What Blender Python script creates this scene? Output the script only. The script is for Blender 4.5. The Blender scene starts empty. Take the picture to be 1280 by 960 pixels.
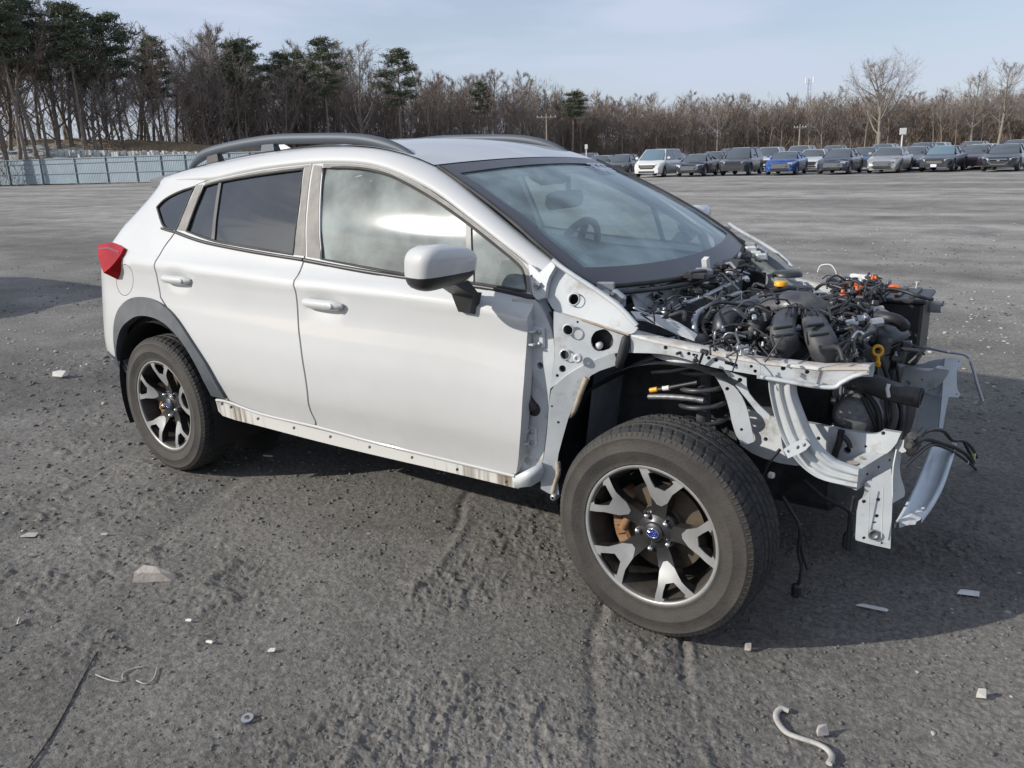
import bpy, bmesh, math, random
import numpy as np
from bisect import bisect_right
from mathutils import Vector, Matrix
from mathutils.geometry import delaunay_2d_cdt
R = math.radians
random.seed(7)
NP = np.random.RandomState(11)
scene = bpy.context.scene
COL = scene.collection

# ------------------------------------------------------------------ camera
CX, CY, CZ, YAW, PITCH, ROLL, FPX = 1.025, -2.963, 1.484, .635, .272, -.029, 1013.9
C0 = Vector((CX, CY, CZ))
FW = Vector((-math.sin(YAW)*math.cos(PITCH), math.cos(YAW)*math.cos(PITCH), -math.sin(PITCH)))
_rt = Vector((math.cos(YAW), math.sin(YAW), 0)); _up = _rt.cross(FW)
RT = math.cos(ROLL)*_rt + math.sin(ROLL)*_up
UP = -math.sin(ROLL)*_rt + math.cos(ROLL)*_up
cd = bpy.data.cameras.new('camera'); cam = bpy.data.objects.new('camera', cd); COL.objects.link(cam)
cd.sensor_width = 36; cd.lens = FPX/1280*36; cd.clip_start = .05; cd.clip_end = 6000
M = Matrix((RT, UP, -FW)).transposed().to_4x4(); M.translation = C0
cam.matrix_world = M
scene.camera = cam

# ------------------------------------------------------------------ sky and sun
SUN_TO = Vector((-1.35, -1.6, 1.0)).normalized()
w = bpy.data.worlds.new('World'); scene.world = w; w.use_nodes = True
nt = w.node_tree; nt.nodes.clear()
N = nt.nodes.new; L = nt.links.new
out = N('ShaderNodeOutputWorld'); bg = N('ShaderNodeBackground'); bg.inputs[1].default_value = .11
sky = N('ShaderNodeTexSky'); sky.sky_type = 'NISHITA'; sky.sun_disc = False
sky.sun_elevation = math.asin(SUN_TO.z); sky.sun_rotation = math.atan2(SUN_TO.x, SUN_TO.y)
sky.air_density = 1.0; sky.dust_density = 1.0; sky.ozone_density = 1.5
tc = N('ShaderNodeTexCoord'); mp = N('ShaderNodeMapping'); mp.inputs['Scale'].default_value = (1.3, 1.3, 7.5)
mp.inputs['Rotation'].default_value = (R(6), R(-8), R(35))
no = N('ShaderNodeTexNoise'); no.inputs['Scale'].default_value = 1.6; no.inputs['Detail'].default_value = 6; no.inputs['Roughness'].default_value = .55
no.inputs['Distortion'].default_value = .5
cr = N('ShaderNodeValToRGB'); cr.color_ramp.elements[0].position = .40; cr.color_ramp.elements[1].position = .60
cr.color_ramp.elements[0].color = (.48, .48, .48, 1); cr.color_ramp.elements[1].color = (.92, .92, .92, 1)
mix = N('ShaderNodeMixRGB'); mix.inputs[2].default_value = (4.6, 5.1, 6.4, 1)
L(tc.outputs['Generated'], mp.inputs[0]); L(mp.outputs[0], no.inputs['Vector']); L(no.outputs[0], cr.inputs[0])
L(cr.outputs[0], mix.inputs[0]); L(sky.outputs[0], mix.inputs[1]); L(mix.outputs[0], bg.inputs[0]); L(bg.outputs[0], out.inputs[0])

sd = bpy.data.lights.new('sun', 'SUN'); sd.energy = 4.0; sd.angle = R(.55); sd.color = (1, .95, .88)
so = bpy.data.objects.new('sun', sd); COL.objects.link(so)
so.rotation_euler = (-SUN_TO).to_track_quat('-Z', 'Y').to_euler(); so.location = (-30, -36, 22)
vs = scene.view_settings; vs.view_transform = 'Standard'; vs.look = 'None'; vs.exposure = 0.25; vs.gamma = 1; vs.use_curve_mapping = False
scene.cycles.max_bounces = 5; scene.cycles.diffuse_bounces = 3; scene.cycles.glossy_bounces = 3; scene.cycles.transparent_max_bounces = 10; scene.cycles.caustics_reflective = False; scene.cycles.caustics_refractive = False
try: scene.cycles.use_denoising = True
except Exception: pass

# ------------------------------------------------------------------ helpers
def ray(px, py): return FW + RT*((px-640)/FPX) - UP*((py-480)/FPX)
def at(px, py, x=None, y=None, z=None):
    """the point of the place seen at a photograph position, on a known plane of the car or the ground"""
    d = ray(px, py)
    t = (x-CX)/d.x if x is not None else (y-CY)/d.y if y is not None else (z-CZ)/d.z
    return C0 + d*t
def proj(p):
    v = Vector(p)-C0; z = v.dot(FW)
    return 640+FPX*v.dot(RT)/z, 480-FPX*v.dot(UP)/z
def sm(a, b, x):
    t = min(1, max(0, (x-a)/(b-a))); return t*t*(3-2*t)
def interp(x, xs, ys):
    if x <= xs[0]: return ys[0]
    if x >= xs[-1]: return ys[-1]
    i = bisect_right(xs, x)-1; t = (x-xs[i])/(xs[i+1]-xs[i]); return ys[i]*(1-t)+ys[i+1]*t
class Pchip:
    def __init__(s, xs, ys):
        s.x, s.y = xs, ys; n = len(xs); h = [xs[i+1]-xs[i] for i in range(n-1)]; d = [(ys[i+1]-ys[i])/h[i] for i in range(n-1)]
        m = [0]*n; m[0], m[-1] = d[0], d[-1]
        for i in range(1, n-1):
            if d[i-1]*d[i] > 0:
                a, b = 2*h[i]+h[i-1], h[i]+2*h[i-1]; m[i] = (a+b)/(a/d[i-1]+b/d[i])
        s.m = m
    def __call__(s, v):
        x, y, m = s.x, s.y, s.m
        if v <= x[0]: return y[0]+m[0]*(v-x[0])
        if v >= x[-1]: return y[-1]+m[-1]*(v-x[-1])
        i = bisect_right(x, v)-1; h = x[i+1]-x[i]; t = (v-x[i])/h
        return (1+2*t)*(1-t)**2*y[i]+t*(1-t)**2*h*m[i]+t*t*(3-2*t)*y[i+1]+t*t*(t-1)*h*m[i+1]

MATS = {}; LAST = [None]
def mat(name, col, rough=.5, metal=0, coat=0, col2=None, nscale=8, nlo=.4, nhi=.65, bump=0, bscale=60, spec=.5, emit=None, trans=None, stretch=None, detail=5, rough2=None):
    m = bpy.data.materials.new(name); m.use_nodes = True; t = m.node_tree; b = t.nodes['Principled BSDF']
    b.inputs['Base Color'].default_value = (*col, 1); b.inputs['Roughness'].default_value = rough; b.inputs['Metallic'].default_value = metal
    b.inputs['Coat Weight'].default_value = coat; b.inputs['Coat Roughness'].default_value = .04; b.inputs['Specular IOR Level'].default_value = spec
    if col2 or bump:
        c = t.nodes.new('ShaderNodeTexCoord'); mpn = t.nodes.new('ShaderNodeMapping'); t.links.new(c.outputs['Object'], mpn.inputs[0])
        if stretch: mpn.inputs['Scale'].default_value = stretch
    if col2:
        n = t.nodes.new('ShaderNodeTexNoise'); n.inputs['Scale'].default_value = nscale; n.inputs['Detail'].default_value = detail; n.inputs['Roughness'].default_value = .62
        t.links.new(mpn.outputs[0], n.inputs['Vector'])
        r = t.nodes.new('ShaderNodeValToRGB'); r.color_ramp.elements[0].position = nlo; r.color_ramp.elements[1].position = nhi
        r.color_ramp.elements[0].color = (*col, 1); r.color_ramp.elements[1].color = (*col2, 1)
        t.links.new(n.outputs[0], r.inputs[0]); t.links.new(r.outputs[0], b.inputs['Base Color'])
        if rough2 is not None:
            mr = t.nodes.new('ShaderNodeMapRange'); mr.inputs[1].default_value = nlo; mr.inputs[2].default_value = nhi; mr.inputs[3].default_value = rough; mr.inputs[4].default_value = rough2
            t.links.new(n.outputs[0], mr.inputs[0]); t.links.new(mr.outputs[0], b.inputs['Roughness'])
    if bump:
        n2 = t.nodes.new('ShaderNodeTexNoise'); n2.inputs['Scale'].default_value = bscale; n2.inputs['Detail'].default_value = 6
        t.links.new(mpn.outputs[0], n2.inputs['Vector'])
        bp = t.nodes.new('ShaderNodeBump'); bp.inputs['Strength'].default_value = bump; bp.inputs['Distance'].default_value = .01
        t.links.new(n2.outputs[0], bp.inputs['Height']); t.links.new(bp.outputs[0], b.inputs['Normal'])
    if emit: b.inputs['Emission Color'].default_value = (*emit, 1); b.inputs['Emission Strength'].default_value = 1
    MATS[name] = m; return m
def glass(name, tint, rough=.02, ior=1.5, dust=(.5, .5, .48), dust_sheen_amt=.05):
    """clear or tinted pane: light passes through, a Fresnel reflection on top, a thin film of dust that can carry painted sheen"""
    m = bpy.data.materials.new(name); m.use_nodes = True; t = m.node_tree; t.nodes.clear()
    o = t.nodes.new('ShaderNodeOutputMaterial'); tr = t.nodes.new('ShaderNodeBsdfTransparent'); tr.inputs[0].default_value = (*tint, 1)
    gl = t.nodes.new('ShaderNodeBsdfGlossy'); gl.inputs['Roughness'].default_value = rough; gl.inputs[0].default_value = (1, 1, 1, 1)
    ge = t.nodes.new('ShaderNodeNewGeometry'); vd = t.nodes.new('ShaderNodeVectorMath'); vd.operation = 'DOT_PRODUCT'; t.links.new(ge.outputs['Normal'], vd.inputs[0]); t.links.new(ge.outputs['Incoming'], vd.inputs[1])
    def mth(op, a_, b_=None, **k):
        n_ = t.nodes.new('ShaderNodeMath'); n_.operation = op; n_.use_clamp = k.get('clamp', False)
        for i_, v_ in enumerate((a_, b_)):
            if v_ is None: continue
            if isinstance(v_, (int, float)): n_.inputs[i_].default_value = v_
            else: t.links.new(v_, n_.inputs[i_])
        return n_.outputs[0]
    f0 = ((ior-1)/(ior+1))**2; sch = mth('POWER', mth('SUBTRACT', 1, mth('ABSOLUTE', vd.outputs['Value']), clamp=True), 5)
    fr_ = mth('ADD', mth('MULTIPLY', sch, 1-f0), f0)
    mx = t.nodes.new('ShaderNodeMixShader'); t.links.new(fr_, mx.inputs[0]); t.links.new(tr.outputs[0], mx.inputs[1]); t.links.new(gl.outputs[0], mx.inputs[2])
    df = t.nodes.new('ShaderNodeBsdfDiffuse'); df.inputs[0].default_value = (*dust, 1)
    c = t.nodes.new('ShaderNodeTexCoord'); n = t.nodes.new('ShaderNodeTexNoise'); n.inputs['Scale'].default_value = 5; n.inputs['Detail'].default_value = 5
    t.links.new(c.outputs['Object'], n.inputs['Vector'])
    mr = t.nodes.new('ShaderNodeMapRange'); mr.inputs[1].default_value = .35; mr.inputs[2].default_value = .7; mr.inputs[3].default_value = dust_sheen_amt*.4; mr.inputs[4].default_value = dust_sheen_amt*1.5
    t.links.new(n.outputs[0], mr.inputs[0])
    m2 = t.nodes.new('ShaderNodeMixShader'); t.links.new(mr.outputs[0], m2.inputs[0]); t.links.new(mx.outputs[0], m2.inputs[1]); t.links.new(df.outputs[0], m2.inputs[2])
    t.links.new(m2.outputs[0], o.inputs[0]); MATS[name] = m; return m

class MB:
    """collects shapes for ONE mesh object"""
    def __init__(s): s.v = []; s.f = []; s.sm = []; s.mi = []; s.cur = 0
    def add(s, vs, fs, smooth=False):
        o = len(s.v); s.v += [tuple(p) for p in vs]
        for f in fs: s.f.append(tuple(i+o for i in f)); s.sm.append(smooth); s.mi.append(s.cur)
        return s
    def box(s, c, d, rot=None, bev=0):
        x, y, z = d[0]/2, d[1]/2, d[2]/2
        if bev:
            b = min(bev, x*.9, y*.9, z*.9); vs = []
            for sx in (-1, 1):
                for sy in (-1, 1):
                    for sz in (-1, 1):
                        vs += [Vector((sx*x, sy*(y-b), sz*(z-b))), Vector((sx*(x-b), sy*y, sz*(z-b))), Vector((sx*(x-b), sy*(y-b), sz*z))]
            bm = bmesh.new(); [bm.verts.new(p) for p in vs]; bmesh.ops.convex_hull(bm, input=bm.verts[:]); bm.verts.index_update()
            pv = [q.co.copy() for q in bm.verts]; fs = [[q.index for q in f.verts] for f in bm.faces]; bm.free()
        else:
            pv = [Vector((a*x, b*y, cc*z)) for a in (-1, 1) for b in (-1, 1) for cc in (-1, 1)]
            fs = [(0, 1, 3, 2), (4, 6, 7, 5), (0, 4, 5, 1), (2, 3, 7, 6), (0, 2, 6, 4), (1, 5, 7, 3)]
        if rot is not None: pv = [rot @ p for p in pv]
        c = Vector(c); return s.add([p+c for p in pv], fs)
    def hull(s, pts, smooth=False):
        bm = bmesh.new(); [bm.verts.new(p) for p in pts]; r = bmesh.ops.convex_hull(bm, input=bm.verts[:])
        bmesh.ops.delete(bm, geom=[e for e in r['geom_interior'] if isinstance(e, bmesh.types.BMVert)], context='VERTS')
        bm.verts.index_update(); pv = [q.co.copy() for q in bm.verts]; fs = [[q.index for q in f.verts] for f in bm.faces]; bm.free()
        return s.add(pv, fs, smooth)
    def tube(s, path, r, n=8, caps=True, flat=1.0, smooth=True, upv=None, sq=0):
        path = [Vector(p) for p in path]; k = len(path); rs = r if isinstance(r, (list, tuple)) else [r]*k
        vs = []; pu = None
        for i, p in enumerate(path):
            t = (path[min(i+1, k-1)]-path[max(i-1, 0)]).normalized()
            if pu is None:
                a = Vector(upv) if upv else (Vector((0, 0, 1)) if abs(t.z) < .9 else Vector((1, 0, 0)))
            else: a = pu
            u = (a-t*a.dot(t)).normalized(); pu = u; vv = t.cross(u)
            for j in range(n):
                q = 2*math.pi*(j+.5)/n; k_ = 1 if not sq else (abs(math.cos(q))**sq+abs(math.sin(q))**sq)**(-1/sq); vs.append(p+(u*math.cos(q)*flat+vv*math.sin(q))*rs[i]*k_)
        fs = [(i*n+j, i*n+(j+1) % n, (i+1)*n+(j+1) % n, (i+1)*n+j) for i in range(k-1) for j in range(n)]
        s.add(vs, fs, smooth)
        if caps: 
            s.add([vs[j] for j in range(n)], [tuple(range(n))[::-1]]); s.add([vs[(k-1)*n+j] for j in range(n)], [tuple(range(n))])
        return s
    def lathe(s, prof, c, axis=(0, -1, 0), n=32, smooth=True, closed=False, a0=0, a1=2*math.pi):
        """prof: (radius, height along axis)"""
        ax = Vector(axis).normalized(); u = Vector((0, 0, 1)) if abs(ax.z) < .9 else Vector((1, 0, 0)); u = (u-ax*u.dot(ax)).normalized(); v = ax.cross(u); c = Vector(c)
        full = abs(a1-a0-2*math.pi) < 1e-6; m = n if full else n+1
        vs = []
        for (r, h) in prof:
            for j in range(m):
                q = a0+(a1-a0)*j/n; vs.append(c+ax*h+(u*math.cos(q)+v*math.sin(q))*r)
        k = len(prof); fs = []
        for i in range(k if closed else k-1):
            i2 = (i+1) % k
            for j in range(n):
                j2 = (j+1) % m; fs.append((i*m+j, i*m+j2, i2*m+j2, i2*m+j))
        return s.add(vs, fs, smooth)
    def loft(s, rows, smooth=True, closeu=False):
        m = len(rows[0]); vs = [p for r in rows for p in r]
        fs = [(i*m+j, i*m+(j+1) % m, (i+1)*m+(j+1) % m, (i+1)*m+j) for i in range(len(rows)-1) for j in range(m if closeu else m-1)]
        return s.add(vs, fs, smooth)
    def build(s, name, mats, parent=None, fix=False):
        me = bpy.data.meshes.new(name); me.from_pydata([tuple(p) for p in s.v], [], s.f)
        me.polygons.foreach_set('use_smooth', s.sm); me.polygons.foreach_set('material_index', s.mi)
        for m in (mats if isinstance(mats, (list, tuple)) else [mats]): me.materials.append(MATS[m] if isinstance(m, str) else m)
        if fix:
            bm = bmesh.new(); bm.from_mesh(me); bmesh.ops.remove_doubles(bm, verts=bm.verts, dist=1e-5); bmesh.ops.recalc_face_normals(bm, faces=bm.faces); bm.to_mesh(me); bm.free()
        me.update(); o = bpy.data.objects.new(name, me); COL.objects.link(o); LAST[0] = o
        if parent: o.parent = parent
        return o
def tag(o, label=None, cat=None, group=None, kind=None):
    if label: o['label'] = label
    if cat: o['category'] = cat
    if group: o['group'] = group
    if kind: o['kind'] = kind
    return o
def empty(name, loc=(0, 0, 0), rz=0):
    o = bpy.data.objects.new(name, None); COL.objects.link(o); o.location = loc; o.rotation_euler = (0, 0, rz); return o
def copy_tree(o, parent=None):
    c = o.copy(); COL.objects.link(c); c.parent = parent
    for ch in list(o.children): copy_tree(ch, c)
    return c
def mirror(o, parent):
    """the same part on the car's other side"""
    c = o.copy(); COL.objects.link(c); c.parent = parent; c.scale.y = -c.scale.y; c.location.y = -c.location.y
    if 'label' in c: del c['label']
    for ch in list(o.children):
        d = ch.copy(); COL.objects.link(d); d.parent = c
    return c
def rotz(a): return Matrix.Rotation(a, 3, 'Z')
def crom(pts, k=6):
    """smooth curve through points"""
    P = [Vector(p) for p in pts]; o = []
    for i in range(len(P)-1):
        a, b, c, d = P[max(i-1, 0)], P[i], P[i+1], P[min(i+2, len(P)-1)]
        for j in range(k):
            t = j/k; o.append(.5*((2*b)+(c-a)*t+(2*a-5*b+4*c-d)*t*t+(3*b-3*c+d-a)*t**3))
    o.append(P[-1]); return o
def roundpoly(p, it=2, keep=50):
    """soften slight corners of a closed outline, keep the sharp ones"""
    p = [Vector(q) for q in p]
    for _ in range(it):
        o = []; n = len(p)
        for i in range(n):
            a, b, c = p[i-1], p[i], p[(i+1) % n]; u, v = b-a, c-b
            if u.length < 1e-9 or v.length < 1e-9: continue
            if math.degrees(u.angle(v)) > keep: o.append(b)
            else: o += [b.lerp(a, .25), b.lerp(c, .25)]
        p = o
    return p
def inpoly(x, y, P):
    c = False; n = len(P); j = n-1
    for i in range(n):
        xi, yi = P[i][0], P[i][1]; xj, yj = P[j][0], P[j][1]
        if (yi > y) != (yj > y) and x < (xj-xi)*(y-yi)/(yj-yi)+xi: c = not c
        j = i
    return c
def segd(x, y, P):
    b = 1e9; n = len(P)
    for i in range(n):
        ax, ay = P[i][0], P[i][1]; bx, by = P[(i+1) % n][0], P[(i+1) % n][1]
        dx, dy = bx-ax, by-ay; t = max(0, min(1, ((x-ax)*dx+(y-ay)*dy)/(dx*dx+dy*dy+1e-12)))
        b = min(b, (x-ax-t*dx)**2+(y-ay-t*dy)**2)
    return math.sqrt(b)
def resamp(P, d):
    o = []; n = len(P)
    for i in range(n):
        a, b = Vector(P[i][:2]), Vector(P[(i+1) % n][:2]); k = max(1, int((b-a).length/d+.5))
        for j in range(k): o.append(a.lerp(b, j/k))
    return o
def sheet(outl, holes, fmap, res=.03, thick=.012, inward=None, mb=None, smooth=True, rimsmooth=False):
    """a pressed sheet: an outline (with openings) in two surface coordinates, mapped to space, with a turned-in edge"""
    mb = mb or MB()
    loops = [resamp(outl, res*.8)]+[resamp(h, res*.6) for h in holes]
    pts = []; edges = []
    for lp in loops:
        o = len(pts); pts += [Vector((p[0], p[1])) for p in lp]; n = len(lp); edges += [(o+i, o+(i+1) % n) for i in range(n)]
    xs = [p[0] for p in loops[0]]; ys = [p[1] for p in loops[0]]
    y = min(ys)+res*.5; k = 0
    while y < max(ys):
        x = min(xs)+(res*.5 if k % 2 else 0)
        while x < max(xs):
            if inpoly(x, y, loops[0]) and not any(inpoly(x, y, h) for h in loops[1:]) and min(segd(x, y, lp) for lp in loops) > res*.45: pts.append(Vector((x, y)))
            x += res
        y += res*.866; k += 1
    V, E, F, *_ = delaunay_2d_cdt(pts, edges, [], 0, 1e-6)
    P3 = [Vector(fmap(p.x, p.y)) for p in V]
    def keep_(f):
        cx, cy = sum(V[i].x for i in f)/3, sum(V[i].y for i in f)/3
        return inpoly(cx, cy, loops[0]) and not any(inpoly(cx, cy, h) for h in loops[1:])
    F = [tuple(f) for f in F if keep_(f)]
    nrm = [Vector((0, 0, 0)) for _ in P3]
    for f in F:
        n = (P3[f[1]]-P3[f[0]]).cross(P3[f[2]]-P3[f[0]])
        for i in f: nrm[i] += n
    ref = Vector(inward) if inward else Vector((0, 1, 0))
    tot = sum(nrm, Vector((0, 0, 0)))
    if tot.dot(ref) > 0: F = [f[::-1] for f in F]; nrm = [-n for n in nrm]
    nrm = [n.normalized() if n.length else -ref for n in nrm]
    mb.add(P3, F, smooth)
    if thick:
        cnt = {}
        for f in F:
            for i in range(3):
                e = (f[i], f[(i+1) % 3]); cnt[tuple(sorted(e))] = cnt.get(tuple(sorted(e)), [])+[e]
        for e in cnt.values():
            if len(e) == 1:
                a, b = e[0]; mb.add([P3[a], P3[b], P3[b]-nrm[b]*thick, P3[a]-nrm[a]*thick], [(1, 0, 3, 2)], False)
    return mb
def plane_map(o, n, off=0):
    """surface coordinates on a plane through o with outward normal n; returns (fmap, inverse for a photograph position)"""
    o = Vector(o); n = Vector(n).normalized(); e1 = Vector((0, 0, 1)).cross(n)
    if e1.length < 1e-4: e1 = Vector((1, 0, 0))
    e1.normalize(); e2 = n.cross(e1)
    def fm(u, v): return o+e1*u+e2*v+n*off
    def inv(px, py):
        d = ray(px, py); t = (o-C0).dot(n)/d.dot(n); p = C0+d*t-o; return Vector((p.dot(e1), p.dot(e2)))
    return fm, inv, n
def circ(c, r, n=14, ry=None): return [Vector((c[0]+r*math.cos(2*math.pi*i/n), c[1]+(ry or r)*math.sin(2*math.pi*i/n))) for i in range(n)]
def plate(name, outl_px, o, n, m, parent, holes_px=(), discs_px=(), thick=.004, res=.03, keep=45, back=True, smoothit=1):
    """flat pressed plate traced on its own plane; holes_px outlines, discs_px (x, y, radius in m)"""
    fm, inv, nn = plane_map(o, n)
    ol = [inv(*p) for p in outl_px]
    if smoothit: ol = roundpoly(ol, smoothit, keep)
    hs = [roundpoly([inv(*p) for p in h], 1, 60) for h in holes_px]+[circ(inv(x, y), r) for x, y, r in discs_px]
    mb = sheet(ol, hs, fm, res, thick, inward=-nn)
    if back:
        f2, _, _ = plane_map(o, n, -thick); sheet(ol, hs, f2, res*3, 0, inward=nn, mb=mb)
    return mb.build(name, m, parent)
# ================================================================== ground
def _h(ix, iy, s):
    n = (ix.astype(np.int64)*374761393+iy.astype(np.int64)*668265263+s*974711) & 0x7fffffff
    n = ((n ^ (n >> 13))*1274126177) & 0x7fffffff
    return ((n ^ (n >> 16)) & 0xffff)/65535.0
def vnoise(x, y, s):
    ix, iy = np.floor(x), np.floor(y); fx, fy = x-ix, y-iy
    fx = fx*fx*fx*(fx*(fx*6-15)+10); fy = fy*fy*fy*(fy*(fy*6-15)+10)
    a, b, c, d = _h(ix, iy, s), _h(ix+1, iy, s), _h(ix, iy+1, s), _h(ix+1, iy+1, s)
    return (a*(1-fx)+b*fx)*(1-fy)+(c*(1-fx)+d*fx)*fy
def sstep(a, b, x):
    t = np.clip((x-a)/(b-a), 0, 1); return t*t*(3-2*t)
RUTD = Vector((-.45, .89)).normalized()
def gheight(x, y, r):
    near = 1/(1+(r/9)**2)
    h = .016*(vnoise(x*.7, y*.7, 1)-.5)+.012*(vnoise(x*1.9+5, y*1.9, 2)-.5)
    wx = x+.05*vnoise(x*7, y*7, 31); wy = y+.05*vnoise(x*7+9, y*7, 32)
    rough = sstep(.46, .74, vnoise(x*1.3+3, y*1.3+8, 3)*.6+vnoise(x*4.1, y*4.1, 4)*.4)
    n1 = vnoise(wx*11, wy*11, 5); n2 = vnoise(wx*26, wy*26, 6); n3 = vnoise(x*61, y*61, 7); n4 = vnoise(x*130, y*130, 8)
    clod = sstep(.76, .94, n1)*.009+sstep(.72, .94, n2)*.009
    h += (clod*(.12+1.0*rough*rough))*(.35+.65*near)
    n5 = vnoise(x*240, y*240, 9); h += (.0027*(n3-.5)+.0036*(n4-.5)+.0034*(n5-.5)*(r < 6))*(.5+.7*rough)*near*1.2
    uu0 = x*RUTD.y-y*RUTD.x+.03*vnoise(x*9, y*9, 51); vv0 = x*RUTD.x+y*RUTD.y+.06*vnoise(x*6, y*6, 52)
    fl = sstep(.66, .86, vnoise(uu0*46, vv0*15, 53))*.0036+sstep(.66, .86, vnoise(uu0*30+7, vv0*75, 54))*.0022
    h += fl*(.25+rough)*near
    # wheel tracks: lines of pressed mud with torn edges
    u = x*RUTD.y-y*RUTD.x; v = x*RUTD.x+y*RUTD.y
    uu = u+.35*(vnoise(v*.5, u*.2, 12)-.5)+.05*vnoise(v*5, u*5, 13)
    for c, w_, dep in ((-.62, .02, .008), (-.36, .016, .009), (-1.25, .02, .008), (-2.4, .05, .006), (-3.3, .06, .006)):
        m = np.exp(-((uu-c)/w_)**2)*sstep(.46, .66, vnoise(v*2.3+c*9, u*.5, 14+int(c*10)))
        h -= dep*m; h += dep*.8*np.exp(-((uu-c-w_*1.7)/(w_*.9))**2)*sstep(.5, .66, vnoise(v*3.1+c*7, u, 15+int(c*10)))
    # long bands of driven lanes further off
    h += .03*(vnoise(x*.06, y*.35, 21)-.5)*sstep(6, 20, r)+.02*(vnoise(x*.15, y*1.2, 22)-.5)*sstep(5, 14, r)*(1-sstep(40, 90, r))
    return h-.008
TH0 = math.pi/2+YAW
ang = np.concatenate([np.linspace(-R(46), R(46), 780), np.linspace(R(46), 2*math.pi-R(46), 60)[1:-1]])
rad = np.concatenate([[.02, .4, .8], np.geomspace(1.2, 7.5, 520), np.geomspace(7.56, 50, 210), np.geomspace(52, 4500, 44)])
RR_, AA_ = np.meshgrid(rad, ang+TH0, indexing='ij')
GX = CX+RR_*np.cos(AA_); GY = CY+RR_*np.sin(AA_); GZ = gheight(GX, GY, RR_)
GZ = np.where(RR_ > 300, -.02, GZ)
na, nr = len(ang), len(rad)
co = np.stack([GX, GY, GZ], -1).reshape(-1, 3)
i0 = (np.arange(nr-1)[:, None]*na+np.arange(na)[None, :]).ravel(); j1 = (np.arange(nr-1)[:, None]*na+(np.arange(na)[None, :]+1) % na).ravel()
quads = np.stack([i0, i0+na, j1+na, j1], -1)
gm = bpy.data.meshes.new('ground'); gm.vertices.add(len(co)); gm.vertices.foreach_set('co', co.ravel())
gm.loops.add(quads.size); gm.loops.foreach_set('vertex_index', quads.ravel()); gm.polygons.add(len(quads)); gm.polygons.foreach_set('loop_start', np.arange(len(quads))*4)
gm.polygons.foreach_set('use_smooth', np.ones(len(quads), bool)); gm.update(); gm.validate()
if gm.polygons[5000].normal.z < 0: gm.flip_normals()
ground = bpy.data.objects.new('ground', gm); COL.objects.link(ground); tag(ground, kind='structure')
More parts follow.
